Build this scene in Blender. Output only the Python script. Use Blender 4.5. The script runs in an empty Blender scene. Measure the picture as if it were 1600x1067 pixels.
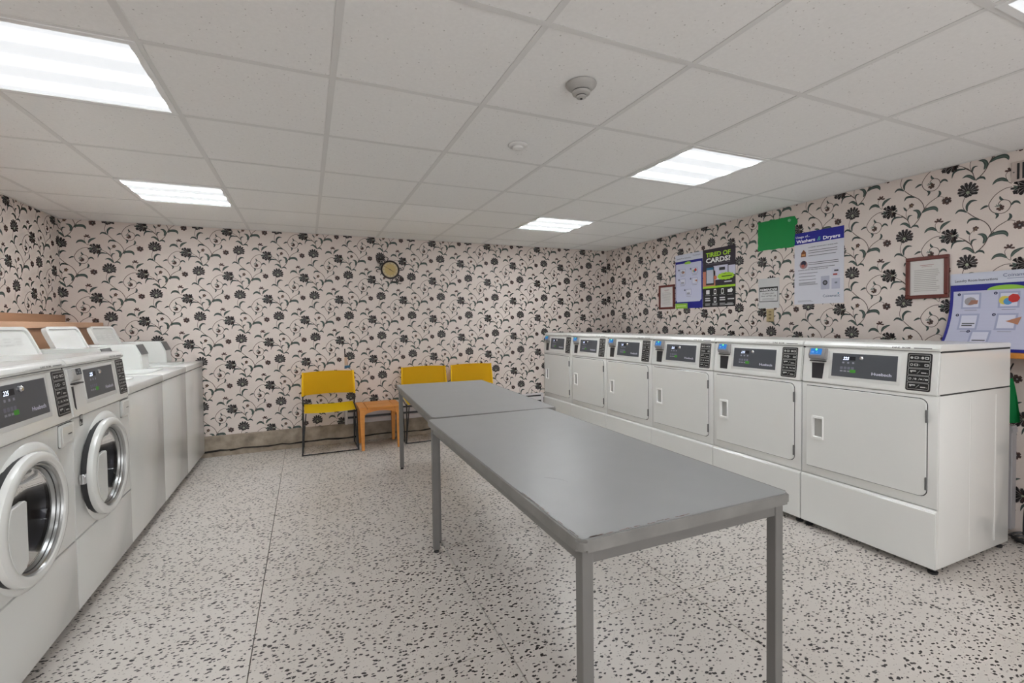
import bpy, bmesh, math, random
from mathutils import Vector, Matrix
random.seed(7)
SC = bpy.context.scene
COL = SC.collection
PI = math.pi

# ------------------------------------------------------------------ camera
H = 1.275
def rot(yaw, pitch, roll):
    return (Matrix.Rotation(yaw, 3, 'Z') @ Matrix.Rotation(pitch, 3, 'X') @ Matrix.Rotation(roll, 3, 'Y'))
RR = rot(-.4151, -.0265, .013)
right, fwd, up = RR.col[0].copy(), RR.col[1].copy(), RR.col[2].copy()
cam = bpy.data.cameras.new('camera')
cam.sensor_width = 36; cam.lens = 727.9 / 1600 * 36; cam.shift_y = -10.5 / 1600
cam.clip_start = .05
camo = bpy.data.objects.new('camera', cam); COL.objects.link(camo)
m = Matrix.Identity(4)
for i in range(3):
    m[i][0] = right[i]; m[i][1] = up[i]; m[i][2] = -fwd[i]
m[2][3] = H
camo.matrix_world = m
SC.camera = camo

# ------------------------------------------------------------------ world, exposure
w = bpy.data.worlds.new('world'); SC.world = w; w.use_nodes = True
w.node_tree.nodes['Background'].inputs[0].default_value = (.9, .93, 1, 1)
w.node_tree.nodes['Background'].inputs[1].default_value = .3
SC.view_settings.view_transform = 'Standard'
SC.view_settings.look = 'None'
SC.view_settings.gamma = 1
SC.view_settings.use_curve_mapping = False
SC.view_settings.exposure = 1.48
LAMP_BASE, LAMP_PEAK = .265, 16.5      # ceiling panel glow between and over the tubes
def area(name, loc, rot_, sx, sy, power, col):
    l = bpy.data.lights.new(name, 'AREA'); l.shape = 'RECTANGLE'; l.size = sx; l.size_y = sy; l.energy = power; l.color = col
    o = bpy.data.objects.new(name, l); COL.objects.link(o); o.location = loc; o.rotation_euler = rot_
    return o
# added fill lamp, out of view behind the camera, brightening the room
area('fill_light', (.9, -2.28, 1.15), (math.radians(96), 0, 0), 4.2, 1.7, 22, (.95, .975, 1))

# ------------------------------------------------------------------ materials
MATS = {}
def mat(name, col, rough=.5, metal=0, spec=.5, coat=0, bump=0, bscale=200, var=0, vscale=4, emit=0):
    if name in MATS: return MATS[name]
    m = bpy.data.materials.new(name); m.use_nodes = True
    nt = m.node_tree; b = nt.nodes['Principled BSDF']
    c = (col[0], col[1], col[2], 1)
    b.inputs['Base Color'].default_value = c
    b.inputs['Roughness'].default_value = rough
    b.inputs['Metallic'].default_value = metal
    b.inputs['Specular IOR Level'].default_value = spec
    b.inputs['Coat Weight'].default_value = coat
    b.inputs['Coat Roughness'].default_value = .08
    if emit:
        b.inputs['Emission Color'].default_value = c
        b.inputs['Emission Strength'].default_value = emit
    if bump or var:
        g = nt.nodes.new('ShaderNodeNewGeometry')
    if var:
        n = nt.nodes.new('ShaderNodeTexNoise'); n.inputs['Scale'].default_value = vscale
        n.inputs['Detail'].default_value = 5
        nt.links.new(g.outputs['Position'], n.inputs['Vector'])
        mx = nt.nodes.new('ShaderNodeMix'); mx.data_type = 'RGBA'
        mx.inputs[6].default_value = tuple(x * (1 - var) for x in col) + (1,)
        mx.inputs[7].default_value = tuple(min(1, x * (1 + var)) for x in col) + (1,)
        nt.links.new(n.outputs[0], mx.inputs[0]); nt.links.new(mx.outputs[2], b.inputs['Base Color'])
    if bump:
        n2 = nt.nodes.new('ShaderNodeTexNoise'); n2.inputs['Scale'].default_value = bscale
        nt.links.new(g.outputs['Position'], n2.inputs['Vector'])
        bp = nt.nodes.new('ShaderNodeBump'); bp.inputs['Strength'].default_value = bump
        bp.inputs['Distance'].default_value = .002
        nt.links.new(n2.outputs[0], bp.inputs['Height']); nt.links.new(bp.outputs[0], b.inputs['Normal'])
    MATS[name] = m
    return m
def srgb(r, g, b):
    f = lambda v: (v / 255 / 12.92) if v <= 10 else ((v / 255 + .055) / 1.055) ** 2.4
    return (f(r), f(g), f(b))

WHITE = mat('white_enamel', (.76, .765, .74), .22, coat=.4, var=.02, vscale=3)
WHITE2 = mat('white_plastic', (.72, .73, .71), .3)
GAP = mat('dark_gap', (.03, .03, .03), .8)
BLACK = mat('black_plastic', (.015, .015, .017), .35)
CHROME = mat('chrome', (.7, .7, .72), .12, metal=1)
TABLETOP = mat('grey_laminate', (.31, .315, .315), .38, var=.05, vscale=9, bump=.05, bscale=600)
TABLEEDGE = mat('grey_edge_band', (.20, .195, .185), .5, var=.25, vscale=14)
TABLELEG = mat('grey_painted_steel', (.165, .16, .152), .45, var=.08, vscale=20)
YELLOW = mat('yellow_canvas', (.90, .54, .005), .75, bump=.25, bscale=900, var=.05, vscale=6)
WIRE = mat('black_wire', (.02, .02, .022), .4)
CONCRETE = mat('concrete', (.33, .275, .215), .85, var=.75, vscale=11, bump=.6, bscale=90)
CRACK = mat('crack_shadow', (.02, .016, .013), .9)
HEATER = mat('heater_paint', (.60, .57, .58), .4)
FRAMEWOOD = mat('mahogany_frame', (.12, .022, .015), .35, var=.3, vscale=30)
PAPER = mat('paper', (.62, .60, .58), .7)

def wood(name, c1, c2, sc=(3, 40, 40), rough=.4):
    m = bpy.data.materials.new(name); m.use_nodes = True; nt = m.node_tree; b = nt.nodes['Principled BSDF']
    g = nt.nodes.new('ShaderNodeNewGeometry'); mp = nt.nodes.new('ShaderNodeMapping')
    mp.inputs['Scale'].default_value = sc
    n = nt.nodes.new('ShaderNodeTexNoise'); n.inputs['Scale'].default_value = 1; n.inputs['Detail'].default_value = 6
    r = nt.nodes.new('ShaderNodeMix'); r.data_type = 'RGBA'
    r.inputs[6].default_value = c1 + (1,); r.inputs[7].default_value = c2 + (1,)
    nt.links.new(g.outputs['Position'], mp.inputs[0]); nt.links.new(mp.outputs[0], n.inputs['Vector'])
    nt.links.new(n.outputs[0], r.inputs[0]); nt.links.new(r.outputs[2], b.inputs['Base Color'])
    b.inputs['Roughness'].default_value = rough
    return m
OAK = wood('orange_oak', (.55, .19, .03), (.78, .34, .07), (4, 45, 45))
BEECH = wood('tan_panel', (.42, .235, .135), (.50, .29, .175), (40, 2, 30), .5)
BEECH2 = wood('tan_board', (.58, .34, .21), (.66, .41, .27), (40, 2, 30), .5)

def wallpaper_base():
    m = bpy.data.materials.new('wallpaper_ground'); m.use_nodes = True; nt = m.node_tree; b = nt.nodes['Principled BSDF']
    g = nt.nodes.new('ShaderNodeNewGeometry')
    n = nt.nodes.new('ShaderNodeTexNoise'); n.inputs['Scale'].default_value = 2.5; n.inputs['Detail'].default_value = 8
    n2 = nt.nodes.new('ShaderNodeTexNoise'); n2.inputs['Scale'].default_value = 120
    r = nt.nodes.new('ShaderNodeMix'); r.data_type = 'RGBA'
    r.inputs[6].default_value = (.62, .535, .485, 1); r.inputs[7].default_value = (.72, .645, .60, 1)
    ad = nt.nodes.new('ShaderNodeMath'); ad.operation = 'MULTIPLY_ADD'; ad.inputs[1].default_value = .35
    nt.links.new(g.outputs['Position'], n.inputs['Vector']); nt.links.new(g.outputs['Position'], n2.inputs['Vector'])
    nt.links.new(n2.outputs[0], ad.inputs[0]); nt.links.new(n.outputs[0], ad.inputs[2])
    sb = nt.nodes.new('ShaderNodeMath'); sb.operation = 'SUBTRACT'; sb.inputs[1].default_value = .17
    nt.links.new(ad.outputs[0], sb.inputs[0])
    nt.links.new(sb.outputs[0], r.inputs[0]); nt.links.new(r.outputs[2], b.inputs['Base Color'])
    b.inputs['Roughness'].default_value = .6
    return m
WALLP = wallpaper_base()

def floor_mat():
    m = bpy.data.materials.new('speckled_terrazzo'); m.use_nodes = True; nt = m.node_tree; b = nt.nodes['Principled BSDF']
    N = nt.nodes.new; L = nt.links.new
    g = N('ShaderNodeNewGeometry')
    wob = N('ShaderNodeTexNoise'); wob.inputs['Scale'].default_value = 60; wob.inputs['Detail'].default_value = 2
    L(g.outputs['Position'], wob.inputs['Vector'])
    sc = N('ShaderNodeVectorMath'); sc.operation = 'SCALE'; sc.inputs[3].default_value = .016
    L(wob.outputs[1], sc.inputs[0])
    ad = N('ShaderNodeVectorMath'); ad.operation = 'ADD'; L(g.outputs['Position'], ad.inputs[0]); L(sc.outputs[0], ad.inputs[1])
    def flecks(scale, rotz, stretch, lo, hi, prob):
        mp = N('ShaderNodeMapping'); mp.inputs['Rotation'].default_value = (0, 0, rotz); mp.inputs['Scale'].default_value = (1, stretch, 1)
        L(ad.outputs[0], mp.inputs[0])
        v = N('ShaderNodeTexVoronoi'); v.inputs['Scale'].default_value = scale; v.voronoi_dimensions = '2D'
        L(mp.outputs[0], v.inputs['Vector'])
        sp = N('ShaderNodeSeparateColor'); L(v.outputs['Color'], sp.inputs[0])
        # radius = lo..hi by random red, none when green > prob
        mr = N('ShaderNodeMapRange'); mr.inputs[3].default_value = lo; mr.inputs[4].default_value = hi; L(sp.outputs[0], mr.inputs[0])
        on = N('ShaderNodeMath'); on.operation = 'LESS_THAN'; on.inputs[1].default_value = prob; L(sp.outputs[1], on.inputs[0])
        ra = N('ShaderNodeMath'); ra.operation = 'MULTIPLY'; L(mr.outputs[0], ra.inputs[0]); L(on.outputs[0], ra.inputs[1])
        d = N('ShaderNodeMath'); d.operation = 'SUBTRACT'; L(ra.outputs[0], d.inputs[0]); L(v.outputs['Distance'], d.inputs[1])
        e = N('ShaderNodeMapRange'); e.inputs[1].default_value = -.03; e.inputs[2].default_value = .03; L(d.outputs[0], e.inputs[0])
        return e.outputs[0]
    a = flecks(36, .5, 1.6, .13, .31, .42)
    c = flecks(33, -.75, 1.8, .12, .29, .34)
    f = flecks(75, .2, 1.3, .10, .24, .30)
    mx = N('ShaderNodeMath'); mx.operation = 'MAXIMUM'; L(a, mx.inputs[0]); L(c, mx.inputs[1])
    # ground with soft stains
    st = N('ShaderNodeTexNoise'); st.inputs['Scale'].default_value = 1.6; st.inputs['Detail'].default_value = 7
    L(g.outputs['Position'], st.inputs['Vector'])
    gr = N('ShaderNodeMix'); gr.data_type = 'RGBA'
    gr.inputs[6].default_value = (.575, .525, .475, 1); gr.inputs[7].default_value = (.685, .645, .61, 1)
    L(st.outputs[0], gr.inputs[0])
    m1 = N('ShaderNodeMix'); m1.data_type = 'RGBA'; m1.inputs[7].default_value = (.22, .19, .175, 1)
    mf = N('ShaderNodeMath'); mf.operation = 'MULTIPLY'; mf.inputs[1].default_value = .75; L(f, mf.inputs[0])
    L(mf.outputs[0], m1.inputs[0]); L(gr.outputs[2], m1.inputs[6])
    m2 = N('ShaderNodeMix'); m2.data_type = 'RGBA'; m2.inputs[7].default_value = (.022, .018, .017, 1)
    L(mx.outputs[0], m2.inputs[0]); L(m1.outputs[2], m2.inputs[6])
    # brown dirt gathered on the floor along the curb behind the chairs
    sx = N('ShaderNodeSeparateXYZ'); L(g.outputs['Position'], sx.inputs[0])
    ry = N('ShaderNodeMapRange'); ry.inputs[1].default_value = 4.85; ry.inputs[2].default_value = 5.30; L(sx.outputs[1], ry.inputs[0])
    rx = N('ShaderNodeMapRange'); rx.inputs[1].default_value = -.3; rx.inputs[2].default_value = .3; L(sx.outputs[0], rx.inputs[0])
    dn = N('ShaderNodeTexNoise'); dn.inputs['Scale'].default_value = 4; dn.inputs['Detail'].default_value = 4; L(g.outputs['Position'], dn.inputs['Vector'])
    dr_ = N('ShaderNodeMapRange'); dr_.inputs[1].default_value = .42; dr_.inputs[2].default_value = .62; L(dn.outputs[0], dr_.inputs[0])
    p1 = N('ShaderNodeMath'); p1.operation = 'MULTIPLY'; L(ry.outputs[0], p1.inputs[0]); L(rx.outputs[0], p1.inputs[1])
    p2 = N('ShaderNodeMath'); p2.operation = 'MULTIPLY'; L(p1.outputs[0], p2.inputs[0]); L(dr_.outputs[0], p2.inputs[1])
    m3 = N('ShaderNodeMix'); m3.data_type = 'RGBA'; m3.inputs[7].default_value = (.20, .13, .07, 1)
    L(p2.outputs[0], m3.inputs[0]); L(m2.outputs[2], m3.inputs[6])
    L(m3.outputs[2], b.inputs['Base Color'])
    b.inputs['Roughness'].default_value = .34
    bp = N('ShaderNodeBump'); bp.inputs['Strength'].default_value = .15; bp.inputs['Distance'].default_value = .001
    L(st.outputs[0], bp.inputs['Height']); L(bp.outputs[0], b.inputs['Normal'])
    return m
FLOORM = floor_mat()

def ceil_mat(name, base):
    m = bpy.data.materials.new(name); m.use_nodes = True; nt = m.node_tree; b = nt.nodes['Principled BSDF']
    N = nt.nodes.new; L = nt.links.new
    g = N('ShaderNodeNewGeometry')
    v = N('ShaderNodeTexVoronoi'); v.inputs['Scale'].default_value = 55
    L(g.outputs['Position'], v.inputs['Vector'])
    sp = N('ShaderNodeSeparateColor'); L(v.outputs['Color'], sp.inputs[0])
    on = N('ShaderNodeMath'); on.operation = 'MULTIPLY'; on.inputs[1].default_value = .17; L(sp.outputs[0], on.inputs[0])
    d = N('ShaderNodeMath'); d.operation = 'SUBTRACT'; L(on.outputs[0], d.inputs[0]); L(v.outputs['Distance'], d.inputs[1])
    e = N('ShaderNodeMapRange'); e.inputs[1].default_value = -.02; e.inputs[2].default_value = .03; e.inputs[4].default_value = .55; L(d.outputs[0], e.inputs[0])
    n = N('ShaderNodeTexNoise'); n.inputs['Scale'].default_value = 70; n.inputs['Detail'].default_value = 6
    L(g.outputs['Position'], n.inputs['Vector'])
    gr = N('ShaderNodeMix'); gr.data_type = 'RGBA'
    gr.inputs[6].default_value = tuple(x * .95 for x in base) + (1,); gr.inputs[7].default_value = tuple(x * 1.05 for x in base) + (1,)
    L(n.outputs[0], gr.inputs[0])
    m2 = N('ShaderNodeMix'); m2.data_type = 'RGBA'; m2.inputs[7].default_value = (.30, .28, .26, 1)
    L(e.outputs[0], m2.inputs[0]); L(gr.outputs[2], m2.inputs[6]); L(m2.outputs[2], b.inputs['Base Color'])
    b.inputs['Roughness'].default_value = .9
    bp = N('ShaderNodeBump'); bp.inputs['Strength'].default_value = .25; bp.inputs['Distance'].default_value = .002
    L(n.outputs[0], bp.inputs['Height']); L(bp.outputs[0], b.inputs['Normal'])
    return m
CEILM = ceil_mat('mineral_ceiling_tile', (.84, .835, .82))
CEILM2 = ceil_mat('brighter_ceiling_tile', (.90, .895, .885))
TEE = mat('painted_tee_bar', (.71, .705, .69), .5)

def lamp_mat(name='glowing_prismatic_diffuser', peak=LAMP_PEAK):
    m = bpy.data.materials.new(name); m.use_nodes = True; nt = m.node_tree
    b = nt.nodes['Principled BSDF']; N = nt.nodes.new; L = nt.links.new
    tc = N('ShaderNodeTexCoord'); s = N('ShaderNodeSeparateXYZ'); L(tc.outputs['Object'], s.inputs[0])
    # three tubes run along the panel's x; glow peaks over each tube
    k = N('ShaderNodeMath'); k.operation = 'MULTIPLY'; k.inputs[1].default_value = 2 * PI / .19; L(s.outputs[1], k.inputs[0])
    c = N('ShaderNodeMath'); c.operation = 'COSINE'; L(k.outputs[0], c.inputs[0])
    mr = N('ShaderNodeMapRange'); mr.inputs[1].default_value = -1; mr.inputs[2].default_value = 1
    L(c.outputs[0], mr.inputs[0])
    pw = N('ShaderNodeMath'); pw.operation = 'POWER'; pw.inputs[1].default_value = 8; L(mr.outputs[0], pw.inputs[0])
    ma = N('ShaderNodeMath'); ma.operation = 'MULTIPLY_ADD'; ma.inputs[1].default_value = peak; ma.inputs[2].default_value = LAMP_BASE
    L(pw.outputs[0], ma.inputs[0])
    b.inputs['Base Color'].default_value = (.45, .45, .47, 1)
    b.inputs['Emission Color'].default_value = (.93, .97, 1.0, 1)
    L(ma.outputs[0], b.inputs['Emission Strength'])
    return m
def glass_mat():
    m = bpy.data.materials.new('smoked_door_glass'); m.use_nodes = True; nt = m.node_tree; nt.nodes.clear()
    N = nt.nodes.new; L = nt.links.new
    o = N('ShaderNodeOutputMaterial'); mx = N('ShaderNodeMixShader'); tr = N('ShaderNodeBsdfTransparent'); gl = N('ShaderNodeBsdfGlossy'); fr = N('ShaderNodeFresnel')
    tr.inputs[0].default_value = (.36, .37, .40, 1); gl.inputs['Roughness'].default_value = .03; fr.inputs[0].default_value = 1.5
    L(fr.outputs[0], mx.inputs[0]); L(tr.outputs[0], mx.inputs[1]); L(gl.outputs[0], mx.inputs[2]); L(mx.outputs[0], o.inputs[0])
    return m
GLASS = glass_mat()
LAMPM = lamp_mat()
LAMPM_FAR = lamp_mat('glowing_diffuser_far_boosted', LAMP_PEAK * 1.75)  # extra glow added to the far row to brighten that end
LAMPM_NEAR = lamp_mat('glowing_diffuser_near_dimmed', LAMP_PEAK * .7)  # glow lowered on the near and rear rows to even the light

# ------------------------------------------------------------------ builders
def obj(name, bm, mats, parent=None, smooth=False, loc=None, rotz=0):
    me = bpy.data.meshes.new(name)
    bmesh.ops.recalc_face_normals(bm, faces=bm.faces) if smooth != 'flatprint' else None
    bm.to_mesh(me); bm.free()
    if not isinstance(mats, (list, tuple)): mats = [mats]
    for x in mats: me.materials.append(x)
    if smooth is True:
        for p in me.polygons: p.use_smooth = True
        try: me.set_sharp_from_angle(angle=math.radians(38))
        except Exception: pass
    o = bpy.data.objects.new(name, me); COL.objects.link(o)
    if parent: o.parent = parent
    if loc: o.location = loc
    if rotz: o.rotation_euler = (0, 0, rotz)
    return o
def tag(o, label=None, cat=None, group=None, kind=None):
    if label: o['label'] = label
    if cat: o['category'] = cat
    if group: o['group'] = group
    if kind: o['kind'] = kind
    return o
def thing(name, label, cat, loc=(0, 0, 0), rotz=0, group=None):
    o = bpy.data.objects.new(name, None); COL.objects.link(o)
    o.location = loc; o.rotation_euler = (0, 0, rotz); o.empty_display_size = .1
    return tag(o, label, cat, group)
def dup(root, loc, rotz=None, label=None):
    r = root.copy(); COL.objects.link(r); r.location = loc
    if rotz is not None: r.rotation_euler = (0, 0, rotz)
    if label: r['label'] = label
    def rec(src, dst):
        for ch in list(src.children):
            c = ch.copy(); COL.objects.link(c); c.parent = dst; rec(ch, c)
    rec(root, r)
    return r
def nb(): return bmesh.new()
def box(bm, x0, x1, y0, y1, z0, z1, bev=0, mi=0, seg=1):
    v = [bm.verts.new((x, y, z)) for z in (z0, z1) for y in (y0, y1) for x in (x0, x1)]
    fs = [bm.faces.new([v[i] for i in q]) for q in ((0, 2, 3, 1), (4, 5, 7, 6), (0, 1, 5, 4), (2, 6, 7, 3), (0, 4, 6, 2), (1, 3, 7, 5))]
    for f in fs: f.material_index = mi
    if bev:
        es = list({e for f in fs for e in f.edges})
        r = bmesh.ops.bevel(bm, geom=es, offset=bev, segments=seg, affect='EDGES', profile=.5)
        for f in r['faces']: f.material_index = mi
    return v
def onebox(name, dims, m_, parent=None, bev=0, seg=1, smooth=False):
    bm = nb(); box(bm, *dims, bev=bev, seg=seg); return obj(name, bm, m_, parent, smooth or seg > 1)
def prism(bm, pts, axis, a, b, mi=0):
    """polygon pts (2d) extruded from a to b along axis. axis 'x': pts=(y,z); 'y': (x,z); 'z': (x,y)"""
    def P(p, t):
        return {'x': (t, p[0], p[1]), 'y': (p[0], t, p[1]), 'z': (p[0], p[1], t)}[axis]
    A = [bm.verts.new(P(p, a)) for p in pts]; B = [bm.verts.new(P(p, b)) for p in pts]
    fs = [bm.faces.new(A[::-1]), bm.faces.new(B)]
    n = len(pts)
    for i in range(n): fs.append(bm.faces.new((A[i], A[(i + 1) % n], B[(i + 1) % n], B[i])))
    for f in fs: f.material_index = mi
    return fs
def rrect(x0, x1, y0, y1, r, n=5, radii=None):
    out = []
    rs = radii or (r, r, r, r)
    for k, (cx, cy, a0) in enumerate(((x1, y1, 0), (x0, y1, PI / 2), (x0, y0, PI), (x1, y0, 1.5 * PI))):
        rr = rs[k]
        sx = -1 if cx == x1 else 1; sy = -1 if cy == y1 else 1
        if rr <= 0: out.append((cx, cy)); continue
        for i in range(n + 1):
            a = a0 + PI / 2 * i / n
            out.append((cx + sx * rr + rr * math.cos(a), cy + sy * rr + rr * math.sin(a)))
    return out
def tube(bm, pts, r, n=8, mi=0, cap=True, closed=False):
    pts = [Vector(p) for p in pts]; N_ = len(pts); rings = []
    prev = None
    for i, p in enumerate(pts):
        if closed: t = (pts[(i + 1) % N_] - pts[i - 1])
        else: t = (pts[min(i + 1, N_ - 1)] - pts[max(i - 1, 0)])
        t.normalize()
        if prev is None:
            u = t.orthogonal().normalized()
        else:
            u = (prev - t * prev.dot(t)).normalized()
        prev = u; v = t.cross(u)
        rr = r[i] if isinstance(r, (list, tuple)) else r
        rings.append([bm.verts.new(p + (u * math.cos(2 * PI * k / n) + v * math.sin(2 * PI * k / n)) * rr) for k in range(n)])
    M_ = N_ if closed else N_ - 1
    for i in range(M_):
        a, b = rings[i], rings[(i + 1) % N_]
        for k in range(n):
            f = bm.faces.new((a[k], a[(k + 1) % n], b[(k + 1) % n], b[k])); f.material_index = mi
    if cap and not closed:
        bm.faces.new(rings[0][::-1]).material_index = mi; bm.faces.new(rings[-1]).material_index = mi
def lathe(bm, prof, n=32, origin=(0, 0, 0), axis='z', mi=0, flip=1):
    """prof: (radius, height) list along axis"""
    rings = []
    o = Vector(origin)
    for r, h in prof:
        ring = []
        for k in range(n):
            a = 2 * PI * k / n; c, s = math.cos(a) * r, math.sin(a) * r
            p = {'z': (c, s, h * flip), 'y': (c, h * flip, s), 'x': (h * flip, c, s)}[axis]
            ring.append(bm.verts.new(o + Vector(p)))
        rings.append(ring)
    for a, b in zip(rings, rings[1:]):
        for k in range(n):
            try:
                f = bm.faces.new((a[k], a[(k + 1) % n], b[(k + 1) % n], b[k])); f.material_index = mi
            except ValueError: pass
    for ring, pr in ((rings[0], prof[0]), (rings[-1], prof[-1])):
        if pr[0] > 1e-5:
            bm.faces.new(ring).material_index = mi
    return rings
def smooth_path(pts, n=5):
    P = [Vector((p[0], p[1], p[2] if len(p) > 2 else 0)) for p in pts]
    out = []
    for i in range(len(P) - 1):
        p0 = P[max(i - 1, 0)]; p1 = P[i]; p2 = P[i + 1]; p3 = P[min(i + 2, len(P) - 1)]
        for k in range(n):
            t = k / n
            out.append(.5 * ((2 * p1) + (-p0 + p2) * t + (2 * p0 - 5 * p1 + 4 * p2 - p3) * t * t + (-p0 + 3 * p1 - 3 * p2 + p3) * t ** 3))
    out.append(P[-1]); return out

# ---- flat print: coloured pieces a fraction of a millimetre proud of the surface
class Print:
    def __init__(s, O, U, V):
        s.O = Vector(O); s.U = Vector(U).normalized(); s.V = Vector(V).normalized(); s.N = s.U.cross(s.V)
        s.bm = nb(); s.mats = []; s.bend = None
    def mi(s, col):
        m_ = col if not isinstance(col, tuple) else mat('print_%02x%02x%02x' % tuple(int(c) for c in col), srgb(*col), .55)
        if m_ not in s.mats: s.mats.append(m_)
        return s.mats.index(m_)
    def P(s, a, b, k):
        if s.bend: return s.bm.verts.new(s.bend(a, b, .0004 * k))
        return s.bm.verts.new(s.O + s.U * a + s.V * b + s.N * (.0004 * k))
    def poly(s, pts, col, k=1):
        if s.bend and len(pts) == 4:
            # subdivide so the piece follows the curl
            (a0, b0), (a1, b1), (a2, b2), (a3, b3) = pts
            n = max(1, int(abs(b2 - b0) / .02))
            mi = s.mi(col)
            for i in range(n):
                t0, t1 = i / n, (i + 1) / n
                q = [(a0 + (a3 - a0) * t0, b0 + (b3 - b0) * t0), (a1 + (a2 - a1) * t0, b1 + (b2 - b1) * t0),
                     (a1 + (a2 - a1) * t1, b1 + (b2 - b1) * t1), (a0 + (a3 - a0) * t1, b0 + (b3 - b0) * t1)]
                s.bm.faces.new([s.P(a, b, k) for a, b in q]).material_index = mi
            return
        f = s.bm.faces.new([s.P(a, b, k) for a, b in pts]); f.material_index = s.mi(col)
    def rect(s, x0, x1, y0, y1, col, k=1): s.poly([(x0, y0), (x1, y0), (x1, y1), (x0, y1)], col, k)
    def rr(s, x0, x1, y0, y1, r, col, k=1): s.poly(rrect(x0, x1, y0, y1, r, 3), col, k)
    def disc(s, x, y, r, col, k=1, n=14, sy=1): s.poly([(x + r * math.cos(2 * PI * i / n), y + r * sy * math.sin(2 * PI * i / n)) for i in range(n)], col, k)
    def lines(s, x0, x1, ys, h, col, k=2, jit=.15):
        for y in ys:
            e = x1 - (x1 - x0) * random.random() * jit
            s.rect(x0, e, y - h / 2, y + h / 2, col, k)
    def text(s, t, x, y, h, col, k=2, width=None, bold=.0, shear=0, align='L'):
        cu = bpy.data.curves.new('t', 'FONT'); cu.body = t; cu.size = 1; cu.offset = bold; cu.resolution_u = 2; cu.shear = shear
        ob = bpy.data.objects.new('t', cu)
        me = bpy.data.meshes.new_from_object(ob)
        xs = [v.co.x for v in me.vertices]; ys = [v.co.y for v in me.vertices]
        if not xs: return
        x0, x1 = min(xs), max(xs)
        capH = .72
        sy = h / capH; sx = (width / (x1 - x0)) if width else sy
        W = (x1 - x0) * sx
        if align == 'C': x = x - W / 2
        vs = [s.P(x + (v.co.x - x0) * sx, y + v.co.y * sy, k) for v in me.vertices]
        mi = s.mi(col)
        for p in me.polygons:
            try:
                f = s.bm.faces.new([vs[i] for i in p.vertices]); f.material_index = mi
            except ValueError: pass
        bpy.data.objects.remove(ob); bpy.data.meshes.remove(me); bpy.data.curves.remove(cu)
    def build(s, name, parent): return obj(name, s.bm, s.mats, parent, smooth='flatprint')

# ------------------------------------------------------------------ room
XL, XR, YB, YF, ZC = -1.957, 3.775, 5.3245, -2.35, 2.23
fl = onebox('floor', (XL - .1, XR + .1, YF - .1, YB + .1, -.12, -.012), mat('floor_bed', (.10, .09, .085), .9)); tag(fl, kind='structure', label='speckled terrazzo-look tile floor')
def tile_mesh(sx, sy):
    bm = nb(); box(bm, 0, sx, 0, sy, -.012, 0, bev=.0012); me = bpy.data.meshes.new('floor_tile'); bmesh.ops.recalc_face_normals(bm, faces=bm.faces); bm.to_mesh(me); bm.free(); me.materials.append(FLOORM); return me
xs = [XL] + [x for x in (-.224 + .914 * k for k in range(-3, 6)) if XL + .02 < x < XR - .02] + [XR]
ys = [YF] + [y for y in (1.66 + .914 * k for k in range(-6, 6)) if YF + .02 < y < YB - .02] + [YB]
cache = {}
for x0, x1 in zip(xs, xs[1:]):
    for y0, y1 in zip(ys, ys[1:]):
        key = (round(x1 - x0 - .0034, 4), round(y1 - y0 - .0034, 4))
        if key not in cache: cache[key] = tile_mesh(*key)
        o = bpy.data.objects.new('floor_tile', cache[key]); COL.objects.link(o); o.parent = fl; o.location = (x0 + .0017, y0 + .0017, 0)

# ceiling
ce = onebox('ceiling', (XL - .1, XR + .1, YF - .1, YB + .1, ZC + .12, ZC + .22), mat('plenum_slab', (.3, .3, .3), .9)); tag(ce, kind='structure', label='suspended ceiling of square mineral tiles in a tee-bar grid')
GX, GY, GX0, GY0 = .6144, .6047, .1144, 1.9468
gx = [XL] + [GX0 + GX * i for i in range(-3, 6)] + [XR]
gy = [YF] + [GY0 + GY * j for j in range(-7, 6)] + [YB]
lights = {(-2, 0), (3, 0), (-2, 3), (3, 3), (3, -3), (-2, -3), (3, -6), (-2, -6)}
def idx(i, j): return (i - 4, j - 8)
tcache = {}
for i in range(len(gx) - 1):
    for j in range(len(gy) - 1):
        ci, cj = idx(i, j)
        if (ci, cj) in lights: continue
        x0, x1, y0, y1 = gx[i] + .004, gx[i + 1] - .004, gy[j] + .004, gy[j + 1] - .004
        br = (ci, cj) == (1, 3)
        key = (round(x1 - x0, 4), round(y1 - y0, 4), br)
        if key not in tcache:
            bm = nb(); box(bm, 0, key[0], 0, key[1], 0, .016, bev=.0015)
            me = bpy.data.meshes.new('ceiling_tile'); bmesh.ops.recalc_face_normals(bm, faces=bm.faces); bm.to_mesh(me); bm.free()
            me.materials.append(CEILM2 if br else CEILM); tcache[key] = me
        o = bpy.data.objects.new('ceiling_tile', tcache[key]); COL.objects.link(o); o.parent = ce
        o.location = (x0, y0, ZC + .0018 + random.random() * .0008)
        if br: o['label'] = 'brighter white ceiling tile'
for x in gx[1:-1]:
    bm = nb(); box(bm, x - .012, x + .012, YF, YB, ZC, ZC + .0016); box(bm, x - .0015, x + .0015, YF, YB, ZC + .0016, ZC + .04)
    obj('main_runner', bm, TEE, ce)
for y in gy[1:-1]:
    for x0, x1 in zip(gx, gx[1:]):
        key = ('tee', round(x1 - x0, 4))
        if key not in tcache:
            L_ = x1 - x0 - .024
            bm = nb(); box(bm, 0, L_, -.012, .012, 0, .0014); box(bm, 0, L_, -.0015, .0015, .0014, .035)
            me = bpy.data.meshes.new('cross_tee'); bmesh.ops.recalc_face_normals(bm, faces=bm.faces); bm.to_mesh(me); bm.free(); me.materials.append(TEE); tcache[key] = me
        o = bpy.data.objects.new('cross_tee', tcache[key]); COL.objects.link(o); o.parent = ce; o.location = (x0 + .012, y, ZC)
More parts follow.
